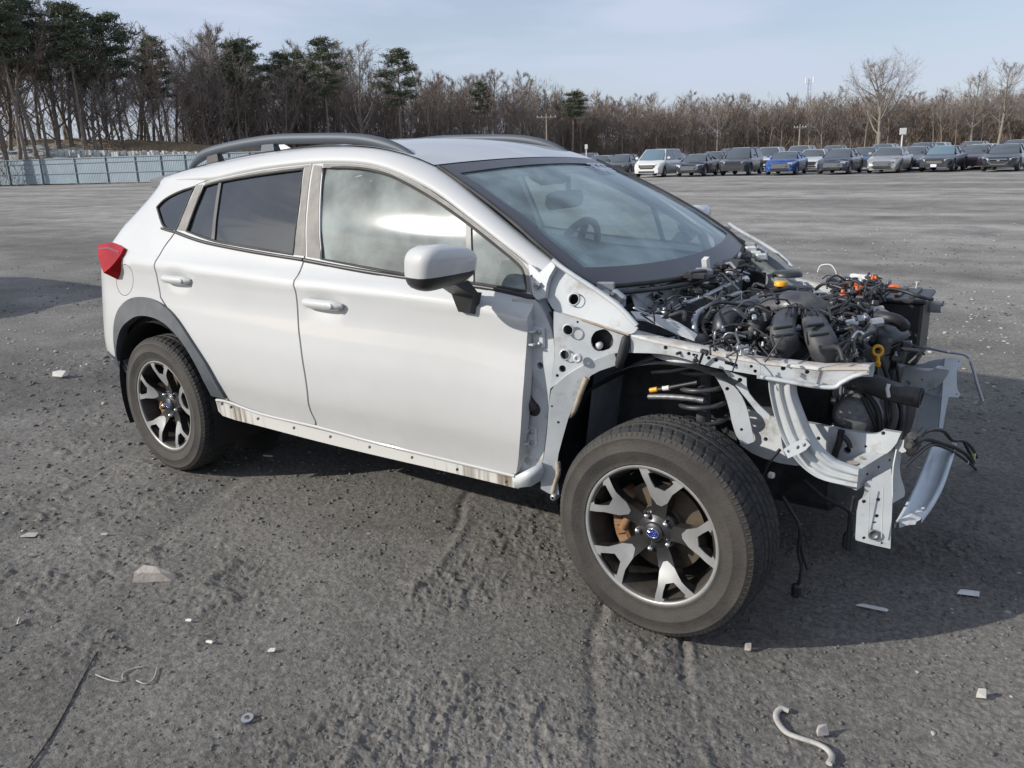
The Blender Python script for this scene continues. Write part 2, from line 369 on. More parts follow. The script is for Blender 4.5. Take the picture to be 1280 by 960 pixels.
def ground_mat():
    m = bpy.data.materials.new('ground'); m.use_nodes = True; t = m.node_tree; b = t.nodes['Principled BSDF']; b.inputs['Roughness'].default_value = .88; b.inputs['Specular IOR Level'].default_value = .25
    c = t.nodes.new('ShaderNodeTexCoord'); nd = t.nodes.new
    def noise(sc, det=6, rough=.6, st=None):
        n = nd('ShaderNodeTexNoise'); n.inputs['Scale'].default_value = sc; n.inputs['Detail'].default_value = det; n.inputs['Roughness'].default_value = rough
        if st: mp_ = nd('ShaderNodeMapping'); mp_.inputs['Scale'].default_value = st; t.links.new(c.outputs['Object'], mp_.inputs[0]); t.links.new(mp_.outputs[0], n.inputs['Vector'])
        else: t.links.new(c.outputs['Object'], n.inputs['Vector'])
        return n
    def ramp(src, p0, p1, c0, c1):
        r = nd('ShaderNodeValToRGB'); r.color_ramp.elements[0].position = p0; r.color_ramp.elements[1].position = p1; r.color_ramp.elements[0].color = (*c0, 1); r.color_ramp.elements[1].color = (*c1, 1); t.links.new(src, r.inputs[0]); return r
    def mixc(f, a, bb, typ='MIX'):
        x = nd('ShaderNodeMixRGB'); x.blend_type = typ
        if isinstance(f, float): x.inputs[0].default_value = f
        else: t.links.new(f, x.inputs[0])
        t.links.new(a, x.inputs[1]); 
        if isinstance(bb, tuple): x.inputs[2].default_value = (*bb, 1)
        else: t.links.new(bb, x.inputs[2])
        return x
    a = ramp(noise(1.1, 8, .65).outputs[0], .36, .66, (.100, .095, .085), (.150, .142, .127))
    # damp darker patches, dry pale lanes, fine grit
    d = ramp(noise(.5, 4, .6).outputs[0], .52, .70, (1, 1, 1), (.66, .66, .68)); e = mixc(1.0, a.outputs[0], d.outputs[0], 'MULTIPLY')
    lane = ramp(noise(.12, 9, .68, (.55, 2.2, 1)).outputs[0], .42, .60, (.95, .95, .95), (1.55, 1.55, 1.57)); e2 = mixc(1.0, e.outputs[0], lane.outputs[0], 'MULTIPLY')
    grit = ramp(noise(55, 3, .7).outputs[0], .38, .64, (.70, .70, .70), (1.28, 1.28, 1.27)); e3 = mixc(1.0, e2.outputs[0], grit.outputs[0], 'MULTIPLY')
    vo = nd('ShaderNodeTexVoronoi'); vo.inputs['Scale'].default_value = 7; t.links.new(c.outputs['Object'], vo.inputs['Vector'])
    sp = ramp(vo.outputs['Distance'], .05, .09, (1, 1, 1), (0, 0, 0)); sp2 = ramp(noise(3.1, 3).outputs[0], .55, .62, (0, 0, 0), (1, 1, 1)); mu = mixc(1.0, sp.outputs[0], sp2.outputs[0], 'MULTIPLY')
    # base colour grows paler with distance across the lot
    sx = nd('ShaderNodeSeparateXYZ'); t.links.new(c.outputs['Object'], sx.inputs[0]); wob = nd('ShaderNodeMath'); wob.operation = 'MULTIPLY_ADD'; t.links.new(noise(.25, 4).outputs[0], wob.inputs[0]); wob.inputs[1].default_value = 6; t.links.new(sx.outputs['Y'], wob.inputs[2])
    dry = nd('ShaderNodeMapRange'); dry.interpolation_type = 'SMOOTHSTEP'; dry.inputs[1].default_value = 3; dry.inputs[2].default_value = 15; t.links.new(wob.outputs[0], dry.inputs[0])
    palec = mixc(1.0, e3.outputs[0], (1.75, 1.75, 1.76), 'MULTIPLY'); e3 = mixc(dry.outputs[0], e3.outputs[0], palec.outputs[0])
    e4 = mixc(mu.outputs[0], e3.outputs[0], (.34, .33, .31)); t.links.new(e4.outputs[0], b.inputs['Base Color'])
    bn = noise(120, 5, .7); bn2 = noise(16, 6, .7); ad = nd('ShaderNodeMath'); ad.operation = 'MULTIPLY_ADD'; t.links.new(bn2.outputs[0], ad.inputs[0]); ad.inputs[1].default_value = 1.0; t.links.new(bn.outputs[0], ad.inputs[2])
    bp = nd('ShaderNodeBump'); bp.inputs['Strength'].default_value = .7; bp.inputs['Distance'].default_value = .008; t.links.new(ad.outputs[0], bp.inputs['Height']); t.links.new(bp.outputs[0], b.inputs['Normal'])
    return m
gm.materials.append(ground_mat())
def gz(x, y): return float(gheight(np.array([x]), np.array([y]), np.array([math.hypot(x-CX, y-CY)]))[0])
# loose gravel and crumbs of mud: nobody could count them
mat('stone_pale', (.27, .255, .23), .85, col2=(.40, .385, .36), nscale=3, nlo=.42, nhi=.6)
mat('mud_crumb', (.105, .10, .09), .9, col2=(.15, .143, .13), nscale=6)
ico = [(0, 0, -1), (.72, -.53, -.45), (-.28, -.85, -.45), (-.89, 0, -.45), (-.28, .85, -.45), (.72, .53, -.45), (.28, -.85, .45), (-.72, -.53, .45), (-.72, .53, .45), (.28, .85, .45), (.89, 0, .45), (0, 0, 1)]
icf = [(0, 1, 2), (1, 0, 5), (0, 2, 3), (0, 3, 4), (0, 4, 5), (1, 5, 10), (2, 1, 6), (3, 2, 7), (4, 3, 8), (5, 4, 9), (1, 10, 6), (2, 6, 7), (3, 7, 8), (4, 8, 9), (5, 9, 10), (6, 10, 11), (7, 6, 11), (8, 7, 11), (9, 8, 11), (10, 9, 11)]
def scatter(name, m, n, r0, r1, s0, s1, seed, label, flat=.6, power=1.6):
    rng = np.random.RandomState(seed); r = r0*(r1/r0)**rng.rand(n); a = TH0+R(46)*(2*rng.rand(n)-1); x = CX+r*np.cos(a); y = CY+r*np.sin(a)
    keep = sstep(.3, .6, vnoise(x*.9+seed, y*.9, 40)) > rng.rand(n)*.9; x, y, r = x[keep], y[keep], r[keep]; n = len(x)
    s = s0*(s1/s0)**(rng.rand(n)**power)*np.clip(r/3, .8, 2.4); z = gheight(x, y, r)
    base = np.array(ico); V = base[None]*(.7+.6*rng.rand(n, 12, 1))*s[:, None, None]; V[:, :, 2] *= flat*(.5+.8*rng.rand(n, 1)); V[:, :, 0] *= (.7+1.0*rng.rand(n, 1))
    q = rng.rand(n)*6.28; c, si = np.cos(q)[:, None], np.sin(q)[:, None]
    X = V[:, :, 0]*c-V[:, :, 1]*si+x[:, None]; Y = V[:, :, 0]*si+V[:, :, 1]*c+y[:, None]; Z = V[:, :, 2]+(z+s*.12)[:, None]
    co = np.stack([X, Y, Z], -1).reshape(-1, 3); F = (np.array(icf)[None]+np.arange(n)[:, None, None]*12).reshape(-1, 3)
    me = bpy.data.meshes.new(name); me.vertices.add(len(co)); me.vertices.foreach_set('co', co.ravel()); me.loops.add(F.size); me.loops.foreach_set('vertex_index', F.ravel()); me.polygons.add(len(F)); me.polygons.foreach_set('loop_start', np.arange(len(F))*3); me.update(); me.validate(); me.materials.append(MATS[m])
    o = bpy.data.objects.new(name, me); COL.objects.link(o); tag(o, label, name.replace('_', ' ').split()[-1], kind='stuff'); return o
scatter('pale_gravel', 'stone_pale', 3600, 1.5, 34, .002, .009, 3, 'pale loose gravel scattered over the grey lot')
scatter('mud_crumbs', 'mud_crumb', 22000, 1.5, 16, .0018, .009, 9, 'dark crumbs of churned mud lying on the lot', .7)
scatter('far_gravel', 'stone_pale', 7000, 7, 60, .003, .008, 14, 'pale gravel scattered over the far part of the lot', .5)
# ================================================================== the wrecked car
def road_film(m):
    """splashed mud and dust on the lower body: wear with a ragged edge of its own"""
    t = m.node_tree; b = t.nodes['Principled BSDF']; src = b.inputs['Base Color'].links[0].from_socket; c = t.nodes.new('ShaderNodeTexCoord'); sx = t.nodes.new('ShaderNodeSeparateXYZ'); t.links.new(c.outputs['Object'], sx.inputs[0])
    n = t.nodes.new('ShaderNodeTexNoise'); n.inputs['Scale'].default_value = 14; n.inputs['Detail'].default_value = 10; n.inputs['Roughness'].default_value = .75; t.links.new(c.outputs['Object'], n.inputs['Vector'])
    z = t.nodes.new('ShaderNodeMapRange'); z.inputs[1].default_value = .85; z.inputs[2].default_value = .36; z.inputs[3].default_value = 0; z.inputs[4].default_value = .28; t.links.new(sx.outputs['Z'], z.inputs[0])
    mu = t.nodes.new('ShaderNodeMath'); mu.operation = 'MULTIPLY'; t.links.new(n.outputs[0], mu.inputs[0]); t.links.new(z.outputs[0], mu.inputs[1])
    x = t.nodes.new('ShaderNodeMixRGB'); x.inputs[2].default_value = (.24, .215, .18, 1); t.links.new(mu.outputs[0], x.inputs[0]); t.links.new(src, x.inputs[1]); t.links.new(x.outputs[0], b.inputs['Base Color'])
mat('paint', (.505, .512, .507), .5, .0, .45, spec=.3, col2=(.465, .472, .465), nscale=1.6, nlo=.45, nhi=.72)
MATS['paint'].node_tree.nodes['Principled BSDF'].inputs['Coat Weight'].default_value = .8
road_film(MATS['paint'])
mat('primer', (.51, .535, .54), .42, 0, .2, col2=(.42, .445, .455), nscale=7)
mat('pillar_film', (.24, .23, .21), .7, .0, 0, col2=(.31, .295, .27), nscale=14, spec=.15)
def sill_mat():
    m = mat('sill_paint', (.7, .7, .66), .4, 0, .2); t = m.node_tree; b = t.nodes['Principled BSDF']
    c = t.nodes.new('ShaderNodeTexCoord'); mp_ = t.nodes.new('ShaderNodeMapping'); mp_.inputs['Scale'].default_value = (34, 34, 2.5); t.links.new(c.outputs['Object'], mp_.inputs[0])
    n = t.nodes.new('ShaderNodeTexNoise'); n.inputs['Scale'].default_value = 1; n.inputs['Detail'].default_value = 4; t.links.new(mp_.outputs[0], n.inputs['Vector'])
    n2 = t.nodes.new('ShaderNodeTexNoise'); n2.inputs['Scale'].default_value = 2.2; t.links.new(c.outputs['Object'], n2.inputs['Vector'])
    mu = t.nodes.new('ShaderNodeMath'); mu.operation = 'MULTIPLY'; t.links.new(n.outputs[0], mu.inputs[0]); t.links.new(n2.outputs[0], mu.inputs[1])
    r = t.nodes.new('ShaderNodeValToRGB'); r.color_ramp.elements[0].position = .27; r.color_ramp.elements[1].position = .42
    r.color_ramp.elements[0].color = (.56, .555, .52, 1); r.color_ramp.elements[1].color = (.16, .12, .075, 1); t.links.new(mu.outputs[0], r.inputs[0]); t.links.new(r.outputs[0], b.inputs['Base Color'])
sill_mat()
mat('cladding', (.055, .063, .072), .6, 0, 0, col2=(.095, .103, .112), nscale=6, bump=.1, bscale=400)
mat('black_plastic', (.02, .021, .023), .42, col2=(.035, .035, .036), nscale=12)
mat('black_matte', (.012, .012, .012), .8)
mat('rubber', (.022, .022, .023), .7, col2=(.05, .047, .043), nscale=9, bump=.15, bscale=200)
mat('tyre_rubber', (.024, .0235, .023), .8, col2=(.062, .054, .045), nscale=7, nlo=.32, nhi=.72, bump=.25, bscale=140, detail=9)
mat('tread_rubber', (.018, .018, .018), .8, col2=(.036, .036, .034), nscale=10, bump=.3, bscale=150)
mat('machined', (.36, .365, .36), .42, .4, 0, col2=(.27, .27, .265), nscale=9)
mat('rim_dark', (.022, .023, .026), .34, .3, .3, col2=(.042, .04, .037), nscale=8)
mat('rim_barrel', (.07, .06, .048), .6, .3, 0, col2=(.03, .028, .026), nscale=10)
mat('steel', (.38, .37, .35), .35, .9)
mat('rust', (.22, .11, .05), .8, .2, 0, col2=(.32, .2, .11), nscale=20)
mat('disc_iron', (.10, .085, .065), .55, .5, 0, col2=(.17, .125, .08), nscale=16)
mat('emblem_blue', (.012, .03, .20), .25, .2, .5)
mat('chrome', (.75, .75, .76), .12, 1)
mat('lamp_red', (.38, .003, .005), .35, 0, .08, col2=(.25, .002, .003), nscale=9, spec=.15)
mat('silver_rail', (.062, .076, .095), .55, .0, .0)
mat('cabin_dark', (.030, .032, .034), .8)
mat('cabin_grey', (.22, .22, .215), .85, col2=(.17, .17, .165), nscale=30)
mat('cabin_light', (.40, .41, .40), .9)
mat('dash_top', (.16, .17, .175), .7)
mat('white_marker', (.72, .75, .8), .8)
glass('windshield_glass', (.84, .95, .93), .015, 1.6, (.48, .64, .66), .30)
glass('front_glass', (.70, .80, .76), .06, 1.9, (.54, .60, .57), .36)  # dust film made stronger, its tone also stands in for reflection
glass('tinted_glass', (.035, .04, .045), .02, 2.1, (.30, .36, .42), .05)
mat('frit', (.045, .043, .052), .4, 0, .3, spec=.5)

car = empty('wrecked_crossover')
tag(car, 'white crossover stripped of bonnet, fenders and front bumper, engine bay exposed, nearest of all', 'car')

PROF = Pchip([.15, .30, .42, .50, .555, .62, .70, .80, .90, .96, .995, 1.03, 1.08, 1.2, 1.3, 1.4, 1.45, 1.48, 1.51, 1.56],
             [.83, .858, .864, .880, .892, .8955, .893, .880, .866, .866, .8725, .836, .803, .771, .735, .692, .665, .64, .60, .52])
BX, BZ = [-3.4, -2.8, -2.58, -2.27, -1.62, -1.07, -.64, -.47, 0], [1.2, 1.205, 1.188, 1.147, 1.109, 1.08, 1.063, 1.045, 1.03]
CXX, CZZ = [-3.6, -2.7, -2.35, -1.64, -.8, -.47], [1.04, 1.045, 1.045, 1.03, 1.012, .972]
belt = Pchip(BX, BZ); crease = Pchip(CXX, CZZ)
DENTS = [(-2.415, .985, .125, .05), (-1.43, .95, .125, .05)]
def hw(x, z):
    b, c = belt(x), crease(x)
    zz = interp(z, [0, .62, c, b, b+1], [0, .62, 1.0, 1.08, 2.08])
    s = PROF(zz)
    pl_ = 1-.05*sm(-2.2, -3.3, x)-.06*sm(-1.75, -.30, x)
    if zz > 1.0: pl_ -= .07*sm(-1.9, -2.9, x)*sm(1.0, 1.25, zz)
    # the shoulder line softens towards the rear wheel
    s = s*pl_
    for (hx, hz, a, bb) in DENTS:
        q = ((x-hx)/a)**2+((z-hz)/bb)**2
        if q < 1: s -= .018*(1-q)**1.2
    return s
X0 = Pchip([.25, .35, .55, .75, .9, 1.1, 1.45, 1.6], [-2.86, -2.93, -3.10, -3.08, -3.085, -2.99, -2.60, -2.45])
CR = .36
def side(u, z, off=0):
    x0 = X0(z)
    if u >= x0: p = Vector((u, -hw(u, z), z))
    else:
        th = min((x0-u)/CR, 1.5); p = Vector((x0-CR*math.sin(th), -(hw(x0, z)-CR*(1-math.cos(th))), z))
    if off:
        e = .004; a = side(u+e, z)-side(u-e, z); b = side(u, z+e)-side(u, z-e); n = a.cross(b).normalized()
        if n.y > 0: n = -n
        p = p+n*off
    return p
def uz(px, py, off=0):
    """surface coordinates of the body side seen at a photograph position"""
    p = at(px, py, y=-.85); u, z = p.x, p.z
    for _ in range(25):
        a = proj(side(u, z, off)); r0, r1 = px-a[0], py-a[1]
        if abs(r0)+abs(r1) < .02: break
        h = 1e-3; b = proj(side(u+h, z, off)); c = proj(side(u, z+h, off))
        j00, j01, j10, j11 = (b[0]-a[0])/h, (c[0]-a[0])/h, (b[1]-a[1])/h, (c[1]-a[1])/h
        det = j00*j11-j01*j10
        if abs(det) < 1e-3: break
        du = (r0*j11-r1*j01)/det; dz = (r1*j00-r0*j10)/det; k = min(1, .15/max(abs(du), abs(dz), 1e-9)); u += du*k; z += dz*k
    return Vector((u, z))
def pz(pts, off=0): return [uz(p[0], p[1], off) for p in pts]
def panel(name, outl, m, parent, holes=(), off=0, res=.03, thick=.014, it=2, keep=40, isuz=False):
    ol = outl if isuz else pz(outl, off)
    ol = roundpoly(ol, it, keep)
    hs = [roundpoly(pz(h, off), it, keep) for h in holes]
    return sheet(ol, hs, lambda a, b: side(a, b, off), res, thick).build(name, m, parent)
def strip_on(name, pts, r, m, parent, off=0, n=6, k=4, flat=1.0):
    cur = crom([side(*uz(p[0], p[1]), off) for p in pts], k)
    return MB().tube(cur, r, n, flat=flat).build(name, m, parent)
RIGHT = []      # parts of the right side that the left side repeats
# gap line along the top of the doors, and the roof edge above it
GAP = [(262, 224), (300, 215.5), (340, 208.5), (389, 203.5), (404, 202.5), (430, 202.5), (455, 204), (478, 209), (500, 217), (540, 237), (585, 270.5), (630, 305.5), (660, 330), (668, 340)]
fd_hole = [(402, 324), (404, 210), (430, 209), (455, 210.5), (478, 215.5), (498, 223.5), (540, 247), (580, 275.5), (615, 303), (650, 331), (655.5, 342), (658, 364.5), (617, 357.5), (560, 350), (502, 343)]
fd = panel('front_door', [(391, 205), (404, 204), (430, 204), (455, 205.5), (478, 210.5), (500, 218.5), (540, 238.5), (585, 272), (630, 307), (660, 331.5), (663, 352), (664, 367), (671, 372.5), (665, 385), (659, 402), (657, 440), (655, 480), (651.5, 540), (648, 575), (645, 592), (640, 592.5), (560, 573.5), (470, 552), (396, 531.8), (395.5, 526), (388, 512), (385.5, 485), (378, 440), (373, 400), (372, 372), (372, 346), (380.5, 325), (382.5, 320)],
           'paint', car, [fd_hole], thick=.05)
rd_hole = [(233, 289), (243, 260), (255, 232.5), (274, 226.5), (330, 217), (379, 210.8), (374, 260), (366.5, 318.3), (300, 307.5), (265, 301.2)]
rd = panel('rear_door', [(389, 205), (380.5, 320), (378.5, 325), (370, 346), (370, 372), (371, 400), (376, 440), (383.5, 485), (386, 512), (393.5, 526), (393.5, 531), (385, 529.5), (326, 516), (285, 500), (281, 496), (262.5, 463), (240, 428.5), (222, 400), (216.5, 395), (201.5, 371.5), (196.5, 345), (196.5, 324), (206, 308), (218.5, 293), (221, 287), (232, 259), (245.5, 231.5), (256, 227), (300, 217), (340, 210)],
           'paint', car, [rd_hole], thick=.05)
q_hole = [(196, 259), (205, 249), (222, 240), (243, 233), (232, 259), (220.5, 287), (212, 286.5), (203, 283.5)]
fuel_px = [(156+11*math.cos(a), 350+20*math.sin(a)) for a in [i*math.pi/9 for i in range(18)]]
Gend = uz(262, 224)
qo = pz([(258, 225.5), (244.5, 231), (230.5, 259), (219.5, 287.5), (217, 292), (205, 307), (195, 323.5), (195, 345), (200, 372), (215.5, 396.5), (205, 384), (190, 375), (175, 372), (162.5, 373.5), (150, 383), (145, 391), (141.5, 412), (143.5, 440), (150, 464)])
qo += [Vector(p) for p in ((-3.02, .53), (-3.16, .50), (-3.45, .50), (-3.5, .7), (-3.5, .95), (-3.44, 1.08), (-3.36, 1.12), (-3.2, 1.28), (-3.02, 1.40), (-2.9, 1.425), (-2.75, 1.425), (-2.62, 1.43))]
qp = sheet(roundpoly(qo, 2, 40), [roundpoly(pz(q_hole), 2, 40), roundpoly(pz(fuel_px), 1)], side, .03, .014).build('rear_quarter_panel', 'paint', car)
fl = panel('fuel_door', [(156+10.4*math.cos(a), 350+19.2*math.sin(a)) for a in [i*math.pi/9 for i in range(18)]], 'paint', qp, off=.0008, it=1)
panel('fuel_pocket', [(156+12.5*math.cos(a), 350+22*math.sin(a)) for a in [i*math.pi/9 for i in range(18)]], 'black_matte', qp, off=-.02, it=1)
arch_o = [(150, 470), (143, 440), (141, 412), (145, 390), (153, 379), (162.5, 372.5), (175, 370.5), (192, 374.5), (207, 384), (220, 398), (240, 429), (262.5, 464), (281, 499)]
arch_i = [(264, 495), (250, 465), (230, 430), (210, 407.5), (196, 398.5), (182, 394.5), (170, 395), (162.5, 399), (152, 408), (147, 420), (144.5, 440), (150, 462)]
ac = panel('wheel_arch_cladding', arch_o+arch_i, 'cladding', car, off=.014, thick=.045, it=2)
RIGHT += [fd, rd, qp, ac]
panel('bumper_cladding', [(129, 440), (140, 455), (150, 468), (160, 491), (151, 486), (140, 472), (131, 455)], 'cladding', car, off=.012, thick=.05)
sillp = [(277.5, 505), (289, 509), (322.5, 523.5), (367.5, 535), (413, 546), (462, 559), (515, 572), (571.5, 587), (633, 602.6)]
sl = panel('sill_panel', [(270, 502), (285, 504.5), (326, 519.5), (396, 536), (470, 556), (560, 577.5), (640, 596.5), (646, 597.5), (648, 611), (560, 590), (460, 567), (340, 536.5), (280, 521.5), (273, 514)], 'sill_paint', car,
           [[(x+2.0*math.cos(i), y+2.3*math.sin(i)) for i in (0, 1.05, 2.1, 3.14, 4.2, 5.24)] for x, y in sillp], off=-.004, thick=.05, it=1, res=.02)
sr = crom([side(*uz(*p), -.004) for p in ((270, 500.5), (285, 503), (326, 517.8), (396, 534), (470, 554), (560, 575.5), (643, 595.5))], 4)
MB().tube(sr, .0075, 8).build('sill_bead', 'paint', sl)
RIGHT.append(sl)
inner = MB()
sheet([Vector(p) for p in ((-3.3, .42), (-.56, .42), (-.56, 1.02), (-1.6, 1.07), (-2.6, 1.13), (-3.2, 1.05))], [circ((-2.665, .345), .44, 24)], lambda a, b: side(a, b, -.055), .08, .01, mb=inner)
ip = inner.build('inner_light_shield', 'black_matte', car); RIGHT.append(ip)  # added dark sheet that stops light leaking through the panel gaps
# black surround, glass panes, dividers, belt mouldings
def pane(name, hole, m, parent, off, grow=0): return panel(name, hole, m, parent, off=off, thick=.003, res=.04)
def seal(hole, parent, r=.006):
    c = [side(*q, -.002) for q in roundpoly(pz(hole), 2, 40)]; c.append(c[0]); c.append(c[1])
    return MB().tube(c, r, 6, caps=False).build('window_seal', 'rubber', parent)
for h, d in ((fd_hole, fd), (rd_hole, rd), (q_hole, qp)): seal(h, d)
strip_on('belt_moulding', [(381, 325.3), (440, 336.5), (502, 346.5), (560, 353.5), (617.5, 361.5), (669, 372.5)], .009, 'black_plastic', fd, .001)
strip_on('belt_moulding', [(219, 290), (240, 298), (265, 305), (320, 315.5), (379, 324.8)], .008, 'black_plastic', rd, .001)
strip_on('belt_moulding', [(202, 285.5), (211, 288.5), (218, 290)], .006, 'black_plastic', qp, .001)
panel('window_divider', [(582, 277), (588.5, 282), (591, 358), (585.5, 357)], 'black_plastic', fd, off=-.002, thick=.012, it=0)
panel('window_divider', [(273.5, 226.5), (277, 226), (267.5, 302), (263.5, 301)], 'black_plastic', rd, off=-.002, thick=.012, it=0)
panel('window_pane', fd_hole[:8]+[(584, 279), (588, 355), (560, 350), (502, 343)], 'front_glass', fd, off=-.008, thick=.003, res=.04)
panel('quarter_light', [(588, 283), (615, 303), (650, 331), (655.5, 342), (658, 364.5), (617, 358.5), (589, 355)], 'front_glass', fd, off=-.008, thick=.003, res=.04)
panel('window_pane', [(275, 226.3), (330, 217), (379, 210.8), (374, 260), (366.5, 318.3), (300, 307.5), (266, 301.5)], 'tinted_glass', rd, off=-.008, thick=.003, res=.04)
panel('quarter_light', [(233, 289), (243, 260), (255, 232.5), (275, 226.3), (265.5, 301.2)], 'tinted_glass', rd, off=-.008, thick=.003, res=.04)
panel('window_pane', q_hole, 'tinted_glass', qp, off=-.006, thick=.003, res=.04)
# satin film on the door pillars
panel('pillar_film', [(381, 209), (390, 206.5), (381.5, 320), (367.5, 318.5), (375, 262)], 'pillar_film', rd, off=.0015, thick=.002, it=0)
panel('pillar_film', [(392.5, 206), (402.5, 207.5), (400.5, 324), (383.5, 321)], 'pillar_film', fd, off=.0015, thick=.002, it=0)
panel('pillar_film', [(246, 231.5), (253, 230.5), (231.5, 289), (221.5, 287.5), (233, 259)], 'pillar_film', rd, off=.0015, thick=.002, it=0)
frm_ = [(404, 204.5), (430, 204.5), (455, 206), (478, 211), (500, 219), (540, 239), (585, 272.5), (630, 307.5), (659, 332), (662, 352), (663, 366), (659, 364.5), (656.5, 342), (651, 330.5), (615, 302), (580, 274.5), (540, 246), (498, 222.5), (478, 214.5), (455, 209.5), (430, 208), (404, 209)]
panel('frame_film', frm_, 'pillar_film', fd, off=.0012, thick=.002, it=1, keep=60)
panel('frame_film', [(256, 228), (300, 218), (340, 211), (388, 206), (380, 210), (330, 216), (274, 225.5), (256, 231)], 'pillar_film', rd, off=.0012, thick=.002, it=1, keep=60)
# handles
for (xx, zz, d) in ((-2.415, .985, rd), (-1.43, .95, fd)):
    pts = []; rs = []
    for i in range(13):
        t = i/12; x = xx-.112+.224*t; p = side(x, zz+.004, 0); yb = -max(hw(xx-.14, zz), hw(xx+.14, zz))
        pts.append(Vector((x, yb-.002-.012*math.sin(math.pi*t)**.5, zz+.004))); rs.append(.0195*(.45+.55*min(1, math.sin(math.pi*t)*2.4)))
    MB().tube(pts, rs, 10, flat=1.0).build('door_handle', 'paint', d)
    MB().lathe([(.0, .0), (.011, .0), (.011, -.004)], pts[10]+Vector((.0, -.02, 0)), n=12).build('keyhole_cap', 'paint', d)
# tail lamp
tl = MB(); q_ = uz(148, 320); o_ = side(*q_, .014); nn_ = (o_-side(*q_)).normalized(); print('lamp normal', nn_)
fm, inv, nn_ = plane_map(o_, nn_)
lp = [inv(*p) for p in ((123, 306.5), (134, 303.8), (144, 303.3), (155.5, 310.5), (151, 320), (140, 334), (130.5, 341.5), (127, 333), (123.5, 322))]
sheet(roundpoly(lp, 1, 60), [], lambda a, b: fm(a, b)+nn_*(.004-.05*a*a), .02, .16, inward=-nn_, mb=tl)
lampo = tl.build('tail_lamp', 'lamp_red', car); RIGHT.append(lampo)
lb = MB(); sheet([inv(*p) for p in ((124.5, 310.5), (136, 309), (151, 315.2), (149.8, 317), (136, 311.5), (124.5, 313))], [], lambda a, b: fm(a, b)+nn_*(.0058-.05*a*a), .02, .002, inward=-nn_, mb=lb)
lb.build('lamp_bar', mat('lamp_red_dark', (.16, .004, .006), .15, 0, 1), lampo)

# roof edge, roof, windscreen
def yroof(x): return interp(x, [-3.0, -2.5, -1.04, -.78, -.58, -.30], [.545, .575, .585, .640, .675, .725])
def on_y(px, py):
    x = -1.0
    for _ in range(40):
        p = at(px, py, y=-yroof(x)); x = .5*x+.5*p.x
    return p
RE = [on_y(*p) for p in ((215, 218), (236, 212), (260, 205.5), (295, 197.5), (330, 191), (365, 186.5), (400, 183.5), (435, 183), (470, 185.5), (505, 193), (545, 208.5), (600, 250), (650, 292), (690, 325))]
GP = [side(*uz(*p)) for p in GAP]
GP = [side(-2.80, 1.405), side(-2.62, 1.425)]+GP
fR = (Pchip([p.x for p in RE], [p.y for p in RE]), Pchip([p.x for p in RE], [p.z for p in RE]))
fG = (Pchip([p.x for p in GP], [p.y for p in GP]), Pchip([p.x for p in GP], [p.z for p in GP]))
xs_ = list(np.linspace(-2.80, -1.05, 30))+list(np.linspace(-1.02, -.455, 18))
rows = []
for x in xs_:
    g = Vector((x, fG[0](x), fG[1](x))); r = Vector((x, fR[0](x), fR[1](x)))
    k = Vector((x, g.y*.86+r.y*.14, g.z*.22+r.z*.78)); row = [g+Vector((0, .014, -.012))]
    for i in range(9):
        t = i/8; row.append(g*(1-t)**2+k*2*t*(1-t)+r*t*t)
    row.append(r+Vector((0, .02, -.008))); rows.append(row)
cr_ = MB().loft(rows).build('cant_rail', 'paint', car, fix=True); RIGHT.append(cr_)
# lower end of the pillar: a lap joint over the cowl side panel
def roofpt(x, t):   # t -1 right .. 1 left
    y, z = fR[0](x), fR[1](x); s_ = (1-t*t)
    return Vector((x-.015*s_, -t*y*1.0 if False else y*(-t), z+.004+(.030 if x > -2.2 else .03)*s_*1.0))
rows = [[roofpt(x, t) for t in np.linspace(-1, 1, 21)] for x in np.linspace(-2.80, -1.06, 24)]
rows[-1] = [p+Vector((.06*(1-t*t), 0, -.012*(1-t*t))) for p, t in zip(rows[-1], np.linspace(-1, 1, 21))]
roof = MB().loft(rows).build('roof', 'paint', car, fix=True)
if sum(p.normal.z for p in roof.data.polygons) < 0: roof.data.flip_normals()
WT = rows[-1]
# windscreen: from the roof front down to the cowl
wbR = at(744, 360, y=-.66); wbL = Vector((wbR.x, .66, wbR.z)); wmid = at(842, 354, x=wbR.x+.115)
print('wb', wbR, wmid)
def wpt(s_, t):     # s_ 0 top 1 bottom; t -1..1
    a = Vector((-1.045+.055*(1-t*t), 0, fR[1](-1.06)-.004+.018*(1-t*t))); x = -1.045
    b = Vector((wbR.x+.11*(1-t*t), 0, wbR.z+.004+(wmid.z-wbR.z)*(1-t*t)))
    p = a.lerp(b, s_)
    ex = interp(s_, [0, .35, .7, .9, 1.0], [.582, .637, .690, .70, .665])
    p.y = t*ex; p.z += .03*math.sin(math.pi*s_)*(1-.4*t*t); p.x += .012*math.sin(math.pi*s_); return p
NS, NT = 22, 30
rows = [[wpt(i/NS, -1+2*j/NT) for j in range(NT+1)] for i in range(NS+1)]
ws = MB(); ws.loft(rows); wso = ws.build('windscreen', 'windshield_glass', car)
def band(s0, s1, t0, t1, n=12):
    m_ = MB(); rr = [[wpt(s0(t)+(s1(t)-s0(t))*i/3, t)+Vector((.003, 0, .005)) for t in np.linspace(t0, t1, 31)] for i in range(4)]
    return m_.loft(rr)
fb = MB(); b1 = band(lambda t: .90-.03*abs(t)**3, lambda t: 1.0, -1, 1); fb.add(b1.v, b1.f, True)
b2 = band(lambda t: 0, lambda t: .075+.02*t*t, -1, 1); fb.add(b2.v, b2.f, True)
for sgn in (-1, 1):
    rr = [[wpt(s_, sgn*(1-.07*k/3*(1+.5*s_)))+Vector((.003, 0, .005)) for s_ in np.linspace(.05, .95, 24)] for k in range(4)]
    fb.loft(rr)
